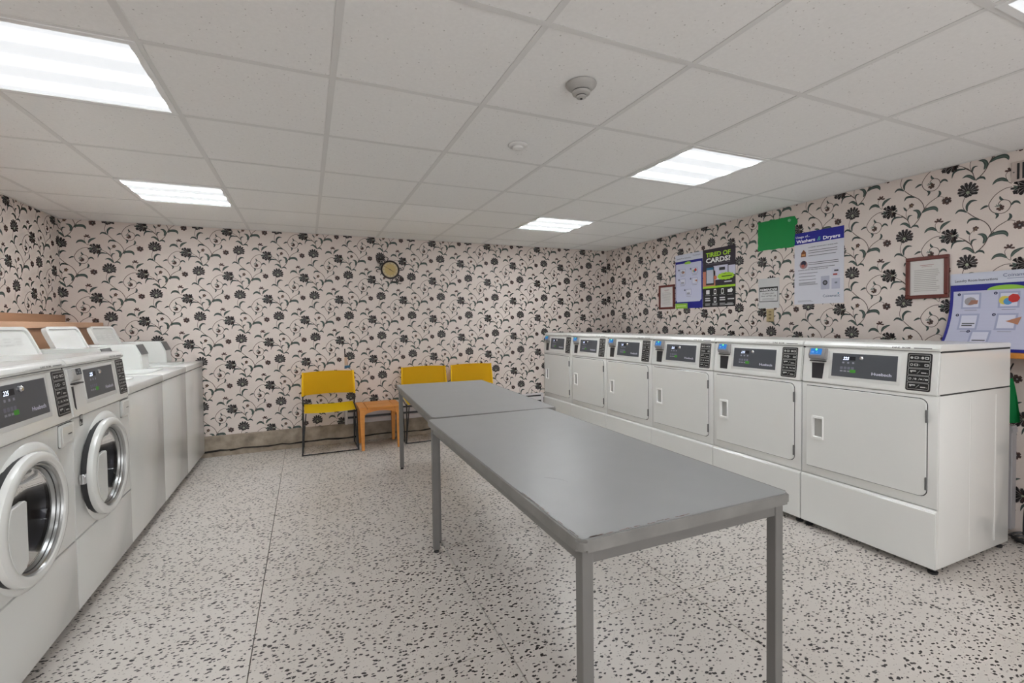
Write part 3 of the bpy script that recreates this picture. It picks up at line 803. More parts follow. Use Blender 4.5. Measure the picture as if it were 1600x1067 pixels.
# ------------------------------------------------------------------ front-load washer
def make_washer():
    t = thing('washer', 'x', 'washing machine', (0, 0, 0), PI / 2)
    dep = .70
    W_ = WD
    cu, cz = .272, .610
    bm = nb(); x0, x1, z0, z1 = .0012, W_ - .0012, .362, .882
    fo = [bm.verts.new((a, 0, b)) for a, b in rrect(x0 + .004, x1 - .004, z0 + .004, z1 - .004, .004, 2)]; so = [bm.verts.new((a, .004, b)) for a, b in rrect(x0, x1, z0, z1, .006, 2)]; bk = [bm.verts.new((a, dep, b)) for a, b in rrect(x0, x1, z0, z1, .006, 2)]
    n = len(fo)
    for P_, Q_ in ((fo, so), (so, bk)):
        for i in range(n): bm.faces.new((P_[i], P_[(i + 1) % n], Q_[(i + 1) % n], Q_[i]))
    bm.faces.new(bk)
    hl = [bm.verts.new((cu + .172 * math.cos(2 * PI * i / 48), 0, cz + .172 * math.sin(2 * PI * i / 48))) for i in range(48)]
    E_ = [bm.edges.get((fo[i], fo[i - 1])) for i in range(n)] + [bm.edges.new((hl[i], hl[i - 1])) for i in range(48)]
    bmesh.ops.triangle_fill(bm, edges=E_, use_beauty=True)
    obj('cabinet', bm, WHITE, t, True)
    bm = nb(); lathe(bm, [(.171, -.001), (.160, .02), (.165, .05), (.215, .06), (.225, .09), (.225, .36), (.02, .38), (.001, .38)], 48, (cu, 0, cz), 'y')
    for f in [f for f in bm.faces if len(f.verts) > 8]: bm.faces.remove(f)
    dm = obj('drum', bm, mat('drum_steel', (.16, .16, .17), .3, metal=.9), t, True)
    for a in (80, 200, 320):
        a = math.radians(a); c, s_ = math.cos(a), math.sin(a); bm = nb()
        for sg in (1,):
            P0 = [(.224, -.035), (.185, -.008), (.185, .008), (.224, .035)]
            A = [bm.verts.new((cu + r_ * c - o_ * s_, .10, cz + r_ * s_ + o_ * c)) for r_, o_ in P0]; B = [bm.verts.new((cu + r_ * c - o_ * s_, .35, cz + r_ * s_ + o_ * c)) for r_, o_ in P0]
            bm.faces.new(A); bm.faces.new(B)
            for i in range(4): bm.faces.new((A[i], A[i - 1], B[i - 1], B[i]))
        obj('drum_paddle', bm, mat('drum_steel', (.16, .16, .17), .3, metal=.9), dm)
    bm = nb(); box(bm, .0012, W_ - .0012, -.002, dep, .05, .3595, bev=.006, seg=2); obj('kick_panel', bm, WHITE, t, True)
    bm = nb(); box(bm, .004, W_ - .004, .028, dep - .004, .868, 1.106); box(bm, .004, W_ - .004, .008, dep - .004, .352, .366); obj('seam_shadow', bm, GAP, t)['kind'] = 'stuff'
    fascia(t, .886, 1.106, -.006, dep)
    lid_top(t, 1.106, .014, dep)
    bm = nb(); box(bm, .148, .525, -.0065, .02, .925, 1.098, bev=.006, seg=2)
    for v in bm.verts: v.co.y += (v.co.z - .89) * .115
    obj('display_bezel', bm, WHITE2, t, True)
    control_print(t, 0, (.165, .505, .948, 1.083), (.563, .672, .915, 1.100))
    card_reader(t, .022, .115, 1.036, 1.098, .010, False)
    bm = nb(); box(bm, .022, .135, -.0055, .01, .905, 1.028, bev=.006, seg=2)
    for v in bm.verts: v.co.y += (v.co.z - .89) * .115
    r_ = obj('coin_recess', bm, WHITE2, t, True)
    bm = nb(); q = [(.030, .93), (.042, .918), (.048, 1.02), (.030, 1.02)]
    vs = [bm.verts.new((a, -.0068 + (b - .89) * .115, b)) for a, b in q]; vs2 = [bm.verts.new((a, .0 + (b - .89) * .115, b)) for a, b in q]
    bm.faces.new(vs); bm.faces.new(vs2)
    for i in range(4): bm.faces.new((vs[i], vs[i - 1], vs2[i - 1], vs2[i]))
    obj('recess_opening', bm, mat('recess_dark', (.02, .019, .022), .5), r_)
    # soap drawer
    bm = nb(); prism(bm, rrect(.556, .682, .786, .880, .010, 4), 'y', -.0006, .001); sd0 = obj('drawer_gap', bm, GAP, t)
    bm = nb(); prism(bm, rrect(.5585, .6795, .7885, .8775, .010, 4), 'y', -.008, .001); sd = obj('soap_drawer', bm, WHITE2, t, True)
    bm = nb(); prism(bm, rrect(.575, .662, .800, .868, .008, 4), 'y', -.0095, -.006); s2 = obj('drawer_grip', bm, WHITE, sd, True)
    bm = nb(); box(bm, .622, .652, -.0105, -.009, .832, .836); obj('grip_slot', bm, BLACK, sd)
    # bellied door surround
    cu, cz = .272, .610
    bm = nb(); lathe(bm, [(.262, 0), (.258, -.007), (.235, -.016), (.226, -.016)], 48, (cu + .055, 0, cz - .008), 'y')
    for f in [f for f in bm.faces if len(f.verts) > 8]: bm.faces.remove(f)
    for v in bm.verts: v.co.y = min(v.co.y, -.0003)
    obj('door_surround', bm, WHITE, t, True)
    bm = nb(); lathe(bm, [(.222, -.004), (.222, -.030), (.176, -.030), (.172, -.001)], 48, (cu, 0, cz), 'y')
    for f in [f for f in bm.faces if len(f.verts) > 8]: bm.faces.remove(f)
    obj('door_gasket', bm, mat('gasket', (.03, .03, .032), .6), t, True)
    # door ring
    bm = nb()
    prof = [(.214, -.020), (.226, -.026), (.229, -.036), (.226, -.046), (.216, -.053), (.202, -.055), (.193, -.052), (.189, -.044)]
    lathe(bm, prof, 64, (cu, 0, cz), 'y')
    for f in [f for f in bm.faces if len(f.verts) > 8]: bm.faces.remove(f)
    d = obj('door', bm, WHITE, t, True)
    bm = nb(); lathe(bm, [(.1895, -.047), (.186, -.040), (.181, -.038), (.179, -.030), (.174, -.028), (.171, -.018), (.165, -.016)], 64, (cu, 0, cz), 'y')
    for f in [f for f in bm.faces if len(f.verts) > 8]: bm.faces.remove(f)
    obj('chrome_trim', bm, mat('brushed_trim', (.42, .43, .43), .28, metal=1), d, True)
    bm = nb(); lathe(bm, [(.168, -.018), (.160, -.008), (.145, .030), (.10, .075), (.05, .095), (.001, .10)], 48, (cu, 0, cz), 'y')
    for f in [f for f in bm.faces if len(f.verts) > 8]: bm.faces.remove(f)
    obj('glass_bowl', bm, GLASS, d, True)
    # handle plate across the left part of the opening
    bm = nb()
    pts = [(cu - .088, cz + .085), (cu - .088, cz - .115), (cu - .104, cz - .135)] + [(cu + .197 * math.cos(math.radians(a)), cz + .197 * math.sin(math.radians(a))) for a in range(226, 150, -8)] + [(cu - .10, cz + .092)]
    prism(bm, pts, 'y', -.056, -.040); bmesh.ops.bevel(bm, geom=[e for e in bm.edges], offset=.002, segments=1, affect='EDGES')
    obj('handle', bm, WHITE2, d, True)
    bm = nb(); box(bm, cu - .240, cu - .205, -.026, -.004, cz - .022, cz + .022, bev=.003); obj('hinge', bm, CHROME, d, True)
    # small black-and-white sticker
    p = Print((.070, -.0005, .840), (1, 0, 0), (0, 0, 1)); p.rect(0, .030, 0, .050, (28, 28, 28)); p.rect(.004, .011, .004, .020, (210, 210, 208), 2); p.rect(.015, .026, .028, .046, (190, 190, 188), 2); p.rect(.006, .012, .030, .046, (190, 190, 188), 2); p.rect(.017, .025, .006, .012, (190, 190, 188), 2)
    p.build('sticker', t)
    feet(t, [(.05, .06), (W_ - .05, .06), (.05, dep - .06), (W_ - .05, dep - .06)])
    for ch in t.children:
        if ch.name.startswith('foot'): ch.scale = (1, 1, 1.6)
    return t
wa = make_washer(); wa.location = (-.929, 2.5815, 0); wa['label'] = 'white front-load washer second from the left, whole round door in view'; wa['group'] = 'front-load washers'
dup(wa, (-.929, 2.5815 - .6855, 0), None, 'white front-load washer cut by the left edge of the photo')
# ------------------------------------------------------------------ top-load washers with raised lids
def make_toploader():
    t = thing('top_load_washer', 'x', 'washing machine', (0, 0, 0), PI / 2)
    dep = .70
    bm = nb(); box(bm, .0012, WD - .0012, 0, dep, .05, .892, bev=.005, seg=2); obj('cabinet', bm, WHITE, t, True)
    bm = nb(); box(bm, .0008, WD - .0008, -.006, dep - .14, .896, .945, bev=.008, seg=3); obj('top_cover', bm, WHITE, t, True)
    bm = nb(); box(bm, .004, WD - .004, .004, dep - .004, .88, .90); obj('seam_shadow', bm, GAP, t)
    bm = nb(); prism(bm, rrect(.08, .50, .10, .45, .05, 5), 'z', .9455, .951); rim = obj('lid_opening_rim', bm, WHITE2, t, True)
    bm = nb(); prism(bm, rrect(.10, .48, .12, .43, .05, 5), 'z', .951, .9522); obj('tub_opening', bm, WHITE2, t)
    # coin box on the far side, sloped front corner
    bm = nb()
    prism(bm, [(.240, .946), (.246, 1.058), (.285, 1.146), (dep - .02, 1.146), (dep - .02, .946)], 'x', .502, WD - .006)
    bmesh.ops.bevel(bm, geom=[e for e in bm.edges], offset=.006, segments=2, affect='EDGES')
    cb_ = obj('coin_box', bm, WHITE, t, True)
    bm = nb(); vs = [(.246, 1.062), (.282, 1.140)]
    A = [bm.verts.new((u, y - .004, z)) for u in (.515, .675) for y, z in vs]; bm.faces.new((A[0], A[2], A[3], A[1]))
    r = bmesh.ops.extrude_face_region(bm, geom=list(bm.faces)); bmesh.ops.translate(bm, vec=(0, .008, 0), verts=[v for v in r['geom'] if isinstance(v, bmesh.types.BMVert)])
    obj('coin_slide', bm, mat('dark_slide', (.10, .10, .10), .4), cb_)
    # rear ledge joining box and lid
    bm = nb(); box(bm, .0015, .502, dep - .14, dep - .0, .896, 1.0, bev=.01, seg=2); obj('rear_console', bm, WHITE, t, True)
    # raised lid, leaning back, underside to the aisle
    L0, L1 = .003, .486
    def lp(u, s, k):   # s up the lid (0..1), k thickness away from aisle
        y = .484 + .135 * s; z = .955 + .330 * s
        n_ = Vector((0, .330, -.135)).normalized()
        return Vector((u, y, z)) + Vector((0, n_.y, n_.z)) * k
    bm = nb()
    out = rrect(L0, L1, 0, .357, .035, 5, (.045, .045, .004, .004)); inn = rrect(L0 + .018, L1 - .018, .01, .339, .03, 5, (.036, .036, .004, .004))
    f = lambda pts, k: [bm.verts.new(lp(a, b / .357, k)) for a, b in pts]
    A, B, Cc, D_ = f(out, .022), f(out, -.004), f(inn, -.004), f(inn, .008)
    n = len(A)
    for P_, Q_ in ((A, B), (B, Cc), (Cc, D_)):
        for i in range(n): bm.faces.new((P_[i], P_[(i + 1) % n], Q_[(i + 1) % n], Q_[i]))
    bm.faces.new(A); bm.faces.new(D_)
    bmesh.ops.translate(bm, vec=(0, .0, 0), verts=bm.verts)
    lid = obj('lid', bm, WHITE, t, True)
    bm = nb()
    for k in range(3):
        for j in range(3):
            a = L0 + .08 + .11 * k; b0 = .245 + .018 * j
            vs = [bm.verts.new(lp(x_, y_ / .357, .0065)) for x_, y_ in ((a, b0), (a + .085 - .02 * (j % 2), b0), (a + .075, b0 + .010), (a + .01, b0 + .010))]
            bm.faces.new(vs)
    o = obj('embossed_text', bm, mat('embossed_grey', (.52, .52, .50), .4), lid); 
    bm = nb()
    c = lp(L0 + .055, .46, .003); lathe(bm, [(.009, -.004), (.009, .004)], 12, c, 'y'); obj('bumper_plug', bm, BLACK, lid)
    bm = nb(); c = lp(L1 - .006, .36, .004); box(bm, c.x - .004, c.x + .012, c.y - .012, c.y + .012, c.z - .012, c.z + .012, bev=.003); obj('lid_hinge', bm, mat('hinge_grey', (.12, .12, .12), .5), lid)
    feet(t, [(.05, .06), (WD - .05, .06), (.05, dep - .06), (WD - .05, dep - .06)])
    for ch in t.children:
        if ch.name.startswith('foot'): ch.scale = (1, 1, 1.6)
    return t
tl = make_toploader(); tl.location = (-.929, 5.316 - .6835, 0)
# the far machine stands tight to the back wall
tl['label'] = 'white top-load washer with raised lid, farthest, against the back wall'; tl['group'] = 'top-load washers'
dup(tl, (-.929, 5.316 - 2 * .6835, 0), None, 'white top-load washer with raised lid, middle one of three')
dup(tl, (-.929, 5.316 - 3 * .6835, 0), None, 'white top-load washer with raised lid, next to the front-load washers')

# ------------------------------------------------------------------ wooden bulkhead and board on the left wall
t = thing('wooden_bulkhead', 'tan wooden boxed ledge behind the washers along the left wall', 'ledge', (XL, 1.5, 0))
onebox('front_panel', (.245, .263, 0, YB - 1.502, 0, 1.276), BEECH, t)
onebox('ledge_board', (.002, .285, 0, YB - 1.502, 1.277, 1.321), BEECH2, t, bev=.003)
tag(onebox('wall_board', (XL + .001, XL + .024, 1.5, YB - .002, 1.3225, 1.391), BEECH, None, bev=.002), 'long tan wooden board fixed flat on the left wall above the ledge', 'board')

# ------------------------------------------------------------------ work tables
def make_table(name, label, loc, rz, W_, L_):
    t = thing(name, label, 'table', loc, rz, 'grey work tables')
    a, b = W_ / 2, L_ / 2; zt = .740
    bm = nb(); prism(bm, rrect(-a, a, -b, b, .022, 5), 'z', zt - .033, zt - .0012)
    bmesh.ops.bevel(bm, geom=[e for e in bm.edges if abs(e.verts[0].co.z - e.verts[1].co.z) < 1e-6], offset=.006, segments=2, affect='EDGES')
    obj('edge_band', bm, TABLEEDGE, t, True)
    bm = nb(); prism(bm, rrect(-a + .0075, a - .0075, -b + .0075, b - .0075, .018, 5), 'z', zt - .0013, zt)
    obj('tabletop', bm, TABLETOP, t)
    bm = nb(); k = .030
    for d in ((-a + k, a - k, -b + k - .009, -b + k + .009), (-a + k, a - k, b - k - .009, b - k + .009)): box(bm, d[0] + .018, d[1] - .018, d[2], d[3], .668, zt - .033, bev=.001)
    for d in ((-a + k - .009, -a + k + .009), (a - k - .009, a - k + .009)): box(bm, d[0], d[1], -b + .04, b - .04, .668, zt - .033, bev=.001)
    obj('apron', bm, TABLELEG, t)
    for sx in (-1, 1):
        for sy in (-1, 1):
            cx, cy = sx * (a - .033), sy * (b - .034)
            bm = nb(); box(bm, cx - .0165, cx + .0165, cy - .0165, cy + .0165, .018, zt - .0335, bev=.002); lg = obj('leg', bm, TABLELEG, t)
            bm = nb(); lathe(bm, [(.013, 0), (.015, .004), (.013, .012), (.008, .013), (.008, .019)], 14, (cx, cy, 0)); obj('glide', bm, BLACK, lg, True)
    return t
t1 = make_table('work_table', 'large grey laminate work table in the foreground, scratched top', (.980, 1.757, 0), -.004, .762, 1.60)
t2 = make_table('work_table', 'grey laminate work table standing end to end behind the nearer one', (1.068, 3.352, 0), -.046, .79, 1.56)
# scratch on the near table
p = Print((-.208, -.393, .7402), (1, 0, 0), (0, 1, 0))
pa = smooth_path([(-.034, .046), (-.022, .034), (-.006, .020), (.010, -.004), (.016, -.028)], 5)
for i in range(len(pa) - 1):
    p.poly([(pa[i].x, pa[i].y), (pa[i + 1].x, pa[i + 1].y), (pa[i + 1].x, pa[i + 1].y + .0022), (pa[i].x, pa[i].y + .0022)], (84, 84, 84))
p.build('scratch', t1)
# worn reddish-brown wear along the near edge of the top
p = Print((-.38, -.80, .7402), (1, 0, 0), (0, 1, 0))
for k in range(26):
    x0 = random.choice((random.uniform(.02, .12), random.uniform(.14, .34), random.uniform(.25, .33)))
    l_ = random.uniform(.01, .035); y_ = .0085 + random.uniform(0, .004)
    p.poly([(x0, y_), (x0 + l_, y_), (x0 + l_ * .8, y_ + .003), (x0 + l_ * .3, y_ + .0022)], random.choice(((128, 104, 96), (120, 96, 88), (116, 104, 98))), 1)
for k in range(18):
    y0 = random.uniform(.02, .35); l_ = random.uniform(.01, .04)
    p.poly([(.0085, y0), (.0115, y0 + .3 * l_), (.0105, y0 + l_), (.0085, y0 + l_)], random.choice(((128, 106, 98), (118, 104, 98))), 1)
p.build('edge_wear', t1)

# ------------------------------------------------------------------ sling chairs
def make_chair():
    t = thing('sling_chair', 'x', 'chair')
    W_ = .475; r = .0068
    # local: x width, y depth (0 = front), z up
    for s in (0, 1):
        X = -.012 if s == 0 else W_ + .012
        sg = -1 if s == 0 else 1
        bm = nb()
        # sled runner + back upright + rear leg as one bent rod
        tube(bm, [(X, .01, .42), (X + sg * .003, .0, .2), (X + sg * .010, -.004, .012), (X + sg * .012, .006, .006), (X + sg * .006, .30, .006), (X, .335, .012), (X - sg * .002, .33, .2), (X, .27, .44), (X, .245, .60), (X - sg * .006, .275, .785)], r, 8)
        o = obj('side_frame', bm, WIRE, t, True)
        bm = nb(); tube(bm, [(X + sg * .010, .004, .008), (X - sg * .028, .012, .41)], r * .8, 6); tube(bm, [(X, .33, .03), (X - sg * .0, .29, .45)], r * 1.1, 6); tube(bm, [(X, .012, .40), (X, .27, .445), (X, .30, .50)], r, 6); tube(bm, [(X + sg * .006, .10, .008), (X - sg * .002, .27, .42)], r * .8, 6)
        obj('brace', bm, WIRE, t, True)
    bm = nb(); tube(bm, [(-.02, .0, .008), (W_ + .022, .0, .008)], r * .9, 6); obj('floor_bar', bm, WIRE, t, True)
    # seat sling, sagging
    def sling(name, f, m_, nx=10, ny=6, th=.004):
        bm = nb(); G = [[bm.verts.new(f(i / nx, j / ny)) for j in range(ny + 1)] for i in range(nx + 1)]
        for i in range(nx):
            for j in range(ny): bm.faces.new((G[i][j], G[i + 1][j], G[i + 1][j + 1], G[i][j + 1]))
        bmesh.ops.solidify(bm, geom=list(bm.faces), thickness=th)
        return obj(name, bm, m_, t, True)
    sling('seat', lambda u, v: (.0 + W_ * u, .0 + .30 * v, .418 + .042 * v - .028 * math.sin(PI * u) * (.35 + .65 * math.sin(PI * max(.0, v)))), mat('yellow_canvas_seat', (.92, .66, .01), .75, bump=.25, bscale=900))
    bm = nb(); sling('backrest', lambda u, v: (-.022 * (1 - v) - .004 + (W_ + .044 * (1 - v) + .008) * u, .245 - .035 * math.sin(PI * u) * 0 + .045 * math.sin(PI * u) + .035 * v, .555 + .232 * v + .006 * math.sin(PI * u)), YELLOW)
    bm.free()
    for s in (0, 1):
        X = -.012 if s == 0 else W_ + .012; sg_ = -1 if s == 0 else 1
        bm = nb(); tube(bm, [(X + (-.002 if s == 0 else .002), .249, .550), (X, .2445, .60), (X - sg_ * .006, .2745, .7895)], .0105, 8)
        obj('back_pocket', bm, YELLOW, t, True)
    return t
ch = make_chair(); ch.location = (-.040, 4.935, 0); ch.rotation_euler = (0, 0, .0)
ch['label'] = 'yellow canvas sling chair standing free at the left, seat fully visible'; ch['group'] = 'yellow sling chairs by the back wall'
dup(ch, (.965, 4.945, 0), 0, 'yellow canvas sling chair in the middle, partly behind the grey table')
dup(ch, (1.535, 4.955, 0), 0, 'yellow canvas sling chair at the right, only its backrest showing')

# ------------------------------------------------------------------ side table
t = thing('side_table', 'small orange wooden side table beside the left yellow chair', 'table', (.462, 4.86, 0))
W_, D_, Z_ = .425, .40, .435
for (x0, x1, y0, y1) in ((0, .075, 0, D_), (W_ - .075, W_, 0, D_), (.081, W_ - .081, 0, D_ / 2 - .003), (.081, W_ - .081, D_ / 2 + .003, D_)):
    onebox('plank', (x0, x1, y0, y1, Z_ - .018, Z_), OAK, t, bev=.003)
for nm, (y0, y1) in (('apron', (.012, .03)), ('apron', (D_ - .03, D_ - .012))):
    pts = [(.03, Z_ - .019)] + [(.03 + (W_ - .06) * 0, Z_ - .09)]
    arc = [(.045 + (W_ - .09) * k / 12, Z_ - .085 + .048 * math.sin(PI * k / 12) ** .6) for k in range(13)]
    poly = [(.03, Z_ - .019), (.03, Z_ - .09)] + arc + [(W_ - .03, Z_ - .09), (W_ - .03, Z_ - .019)]
    bm = nb(); prism(bm, poly, 'y', y0, y1); obj(nm, bm, OAK, t)
for x0 in (.012, W_ - .03): onebox('side_rail', (x0, x0 + .018, .03, D_ - .03, Z_ - .075, Z_ - .019), OAK, t)
for sx in (0, 1):
    for sy in (0, 1):
        X = .008 if sx == 0 else W_ - .008; Y = .008 if sy == 0 else D_ - .008; s1 = 1 if sx == 0 else -1; s2 = 1 if sy == 0 else -1
        bm = nb(); tp = [(X, Y), (X + s1 * .052, Y), (X + s1 * .052, Y + s2 * .052), (X, Y + s2 * .052)]; mid = [(X, Y), (X + s1 * .045, Y), (X + s1 * .045, Y + s2 * .045), (X, Y + s2 * .045)]; bt = [(X + s1 * .012, Y + s2 * .004), (X + s1 * .040, Y + s2 * .004), (X + s1 * .040, Y + s2 * .032), (X + s1 * .012, Y + s2 * .032)]
        R_ = [[bm.verts.new((a, b, z)) for a, b in q] for q, z in ((tp, Z_ - .019), (mid, Z_ - .11), (bt, 0))]
        bm.faces.new(R_[0]); bm.faces.new(R_[2])
        for A, B in zip(R_, R_[1:]):
            for i in range(4): bm.faces.new((A[i], A[(i + 1) % 4], B[(i + 1) % 4], B[i]))
        obj('leg', bm, OAK, t)

# ------------------------------------------------------------------ baseboard heater, wall seam, clock
t = thing('baseboard_heater', 'long low white baseboard heater on the back wall behind the chairs', 'heater', (.355, YB, .200))
LH = 2.40
bm = nb(); prism(bm, [(-.001, 0), (-.04, .004), (-.045, .030), (-.045, .052), (-.030, .055), (-.030, .085), (-.045, .088), (-.045, .128), (-.030, .131), (-.030, .148), (-.040, .150), (-.020, .168), (-.001, .168)], 'x', .03, LH - .03); obj('casing', bm, HEATER, t)
for x0 in (0, LH - .03): onebox('end_cap', (x0, x0 + .03, -.05, -.001, .0, .170), HEATER, t, bev=.003)
for z in (.070, .1395): onebox('slot', (.031, LH - .031, -.034, -.029, z - .011, z + .011), BLACK, t)
t = thing('wallpaper_tear', 'dark slit with beige and blue scraps in the wallpaper above the left chair', 'tear', (.372, YB - .0025, .80))
onebox('slit', (-.005, .006, -.001, .001, .125, .215), CRACK, t); onebox('bare_patch', (-.006, .026, -.001, .001, .035, .122), mat('bare_plaster', (.55, .38, .27), .8), t)
bm = nb(); prism(bm, [(-.008, .0), (.012, .0), (.060, .022), (.04, .034), (-.006, .032)], 'y', -.002, 0); obj('blue_scrap', bm, mat('blue_tape', (.03, .13, .24), .5), t)

IRON = mat('dark_iron', (.02, .012, .012), .45)
t = thing('wall_clock', 'round wall clock with cream face in dark scrolled iron frame', 'clock', (.868, YB, 1.880))
bm = nb(); lathe(bm, [(.098, 0), (.104, .010), (.100, .022), (.088, .024), (.084, .0125)], 40, (0, 0, 0), 'y', flip=-1)
for f in [f for f in bm.faces if len(f.verts) > 8]: bm.faces.remove(f)
obj('rim', bm, IRON, t, True)
bm = nb(); lathe(bm, [(.0865, .006), (.0865, .013)], 40, (0, 0, 0), 'y', flip=-1); fc = obj('dial', bm, mat('cream_dial', (.50, .40, .22), .5), t)
p = Print((0, -.0135, 0), (1, 0, 0), (0, 0, 1))
p.disc(0, 0, .082, (196, 180, 142), 1, 32); p.disc(0, 0, .062, (190, 166, 112), 2, 32)
for h in range(12):
    a = math.radians(90 - 30 * h); p.text(str(12 if h == 0 else h), .070 * math.cos(a), .070 * math.sin(a) - .005, .011, (62, 40, 30), 3, align='C', bold=.02)
def hand(ang, l, w_, col, k):
    a = math.radians(90 - ang); c, s = math.cos(a), math.sin(a)
    p.poly([(-c * .012 - s * w_, -s * .012 + c * w_), (-c * .012 + s * w_, -s * .012 - c * w_), (c * l + s * w_ * .4, s * l - c * w_ * .4), (c * l - s * w_ * .4, s * l + c * w_ * .4)], col, k)
hand(122, .050, .0028, (20, 12, 10), 4); hand(300, .060, .0022, (20, 12, 10), 5); p.disc(0, 0, .005, (20, 12, 10), 6)
p.build('numerals_and_hands', fc)
def scroll(pts, r=.004): bm = nb(); tube(bm, smooth_path(pts, 5), r, 6); return bm
for sgn in (1, -1):
    q = lambda a, b: (a * sgn, -.010, b * sgn)
    for path in ([(-.06, .085), (-.075, .12), (-.05, .14), (-.02, .125), (-.03, .10)], [(-.08, .05), (-.12, .07), (-.145, .10), (-.12, .125), (-.10, .11)], [(-.09, .06), (-.12, .085), (-.15, .115)], [(-.10, .0), (-.135, .0), (-.15, -.02), (-.13, -.03)], [(-.05, .095), (-.09, .15), (-.12, .15)]):
        obj('scroll', scroll([q(a, b) for a, b in path]), IRON, t, True)
    bm = nb()
    for a0 in range(6):
        aa = a0 * PI / 3; c_ = Vector(q(-.10, .105)); pt = [(c_.x + math.cos(aa) * .008, c_.z + math.sin(aa) * .008), (c_.x + math.cos(aa + .4) * .024, c_.z + math.sin(aa + .4) * .024), (c_.x + math.cos(aa) * .034, c_.z + math.sin(aa) * .034), (c_.x + math.cos(aa - .4) * .024, c_.z + math.sin(aa - .4) * .024)]
        prism(bm, pt, 'y', -.016, -.010)
    obj('iron_flower', bm, IRON, t)

# ------------------------------------------------------------------ things on the right wall
def wall_item(name, label, cat, y_left, y_right, z0, z1, th, m_, group=None, off=.002):
    """thing on the right wall; print frame: a to the right (-Y), b up"""
    t = thing(name, label, cat, (XR - off, y_left, z0), 0, group)
    W_, Hh = y_left - y_right, z1 - z0
    bm = nb(); box(bm, -th, 0, -W_, 0, 0, Hh); s_ = obj('sheet', bm, m_, t)
    p = Print((-th - .0002, 0, 0), (0, -1, 0), (0, 0, 1))
    return t, s_, p, W_, Hh
POSTER = mat('poster_stock', (.60, .60, .66), .35)
# frame + two framed notices
for (yl, yr, z0, z1, lab) in ((4.280, 4.032, 1.403, 1.677, 'small red-brown framed notice left of the blue-edged poster'), (1.838, 1.604, 1.398, 1.676, 'red-brown framed notice hung above the nearest dryers, by the big poster')):
    t = thing('framed_notice', lab, 'picture frame', (XR - .001, yl, z0), 0, 'framed notices')
    W_, Hh = yl - yr, z1 - z0; b_ = .024
    for nm, d in (('frame_rail', (-W_, 0, 0, b_)), ('frame_rail', (-W_, 0, Hh - b_, Hh)), ('frame_stile', (-b_, 0, b_ + .0005, Hh - b_ - .0005)), ('frame_stile', (-W_, -W_ + b_, b_ + .0005, Hh - b_ - .0005))):
        onebox(nm, (-.018, 0, d[0], d[1], d[2], d[3]), FRAMEWOOD, t, bev=.003)
    bm = nb(); box(bm, -.008, -.002, -W_ + b_, -b_, b_, Hh - b_); s_ = obj('notice_sheet', bm, PAPER, t)
    p = Print((-.0084, 0, 0), (0, -1, 0), (0, 0, 1))
    p.rect(W_ * .34, W_ * .66, Hh * .79, Hh * .80, (150, 80, 80)); p.rect(W_ * .38, W_ * .62, Hh * .755, Hh * .763, (150, 90, 90))
    p.lines(W_ * .2, W_ * .8, [Hh * (.68 - .045 * k) for k in range(12)], Hh * .012, (158, 154, 150), 1)
    p.build('print', s_)

def instr(p, W_, Hh, title_h=.028, clip=None):
    BL, GR = (20, 22, 130), (140, 190, 60)
    p.rect(0, W_, 0, Hh, BL, 1)
    p.rect(0, W_, Hh * .875, Hh, (200, 202, 214), 2)
    p.rr(W_ * .02, W_ * .96, Hh * .145, Hh * .83, .01, (192, 194, 216), 2)
    p.disc(W_ * .47, Hh * .83, W_ * .12, GR, 3, 16, .35)
    p.rr(W_ * .05, W_ * .92, Hh * .12, Hh * .83 - .012, .01, (192, 194, 216), 4)
    p.text('Laundry Room Instructions', W_ * .06, Hh * .915, Hh * .028, (40, 40, 60), 3, width=W_ * .52)
    p.text('Coinamatic', W_ * .66, Hh * .94, Hh * .028, (90, 95, 120), 3, width=W_ * .27)
    p.rect(0, W_ * .46, 0, Hh * .095, GR, 3)
    p.rect(W_ * .05, W_ * .40, Hh * .04, Hh * .055, (200, 220, 150), 4)
    for k, (a, b) in enumerate(((.12, .62), (.56, .62), (.12, .44), (.56, .44), (.34, .24))):
        p.rr(W_ * (a + .06), W_ * (a + .27), Hh * b, Hh * (b + .11), .004, (165, 168, 196), 5); p.rr(W_ * (a + .08), W_ * (a + .25), Hh * (b + .012), Hh * (b + .10), .003, (205, 206, 220), 6)
        p.disc(W_ * (a + .02), Hh * (b + .095), W_ * .025, (18, 20, 70), 6, 12); p.text(str(k + 1), W_ * (a + .02), Hh * (b + .085), Hh * .018, (225, 225, 235), 7, align='C')
        p.rect(W_ * (a + .08), W_ * (a + .24), Hh * (b - .022), Hh * (b - .016), (120, 120, 130), 5)
        if k == 0: p.disc(W_ * (a + .165), Hh * (b + .05), W_ * .055, (140, 135, 140), 7, 12, .8); p.poly([(W_ * (a + .15), Hh * (b + .025)), (W_ * (a + .23), Hh * (b + .03)), (W_ * (a + .24), Hh * (b + .06)), (W_ * (a + .17), Hh * (b + .06))], (160, 110, 90), 8)
        if k == 1: p.disc(W_ * (a + .13), Hh * (b + .05), W_ * .04, (205, 190, 80), 7); p.disc(W_ * (a + .16), Hh * (b + .045), W_ * .035, (70, 140, 190), 8); p.disc(W_ * (a + .20), Hh * (b + .065), W_ * .045, (190, 40, 35), 9, 7)
        if k in (2, 4): p.lines(W_ * (a + .10), W_ * (a + .22), [Hh * (b + .025), Hh * (b + .04)], Hh * .008, (70, 70, 75), 7)
        if k == 3: p.poly([(W_ * (a + .16), Hh * (b + .06)), (W_ * (a + .25), Hh * (b + .03)), (W_ * (a + .26), Hh * (b + .07))], (180, 125, 95), 7)
t, s_, p, W_, Hh = wall_item('instruction_poster', 'tall poster with blue borders and five numbered pictures, flat on the wall', 'poster', 4.022, 3.634, 1.403, 1.990, .0015, POSTER)
instr(p, W_, Hh); p.build('print', s_)

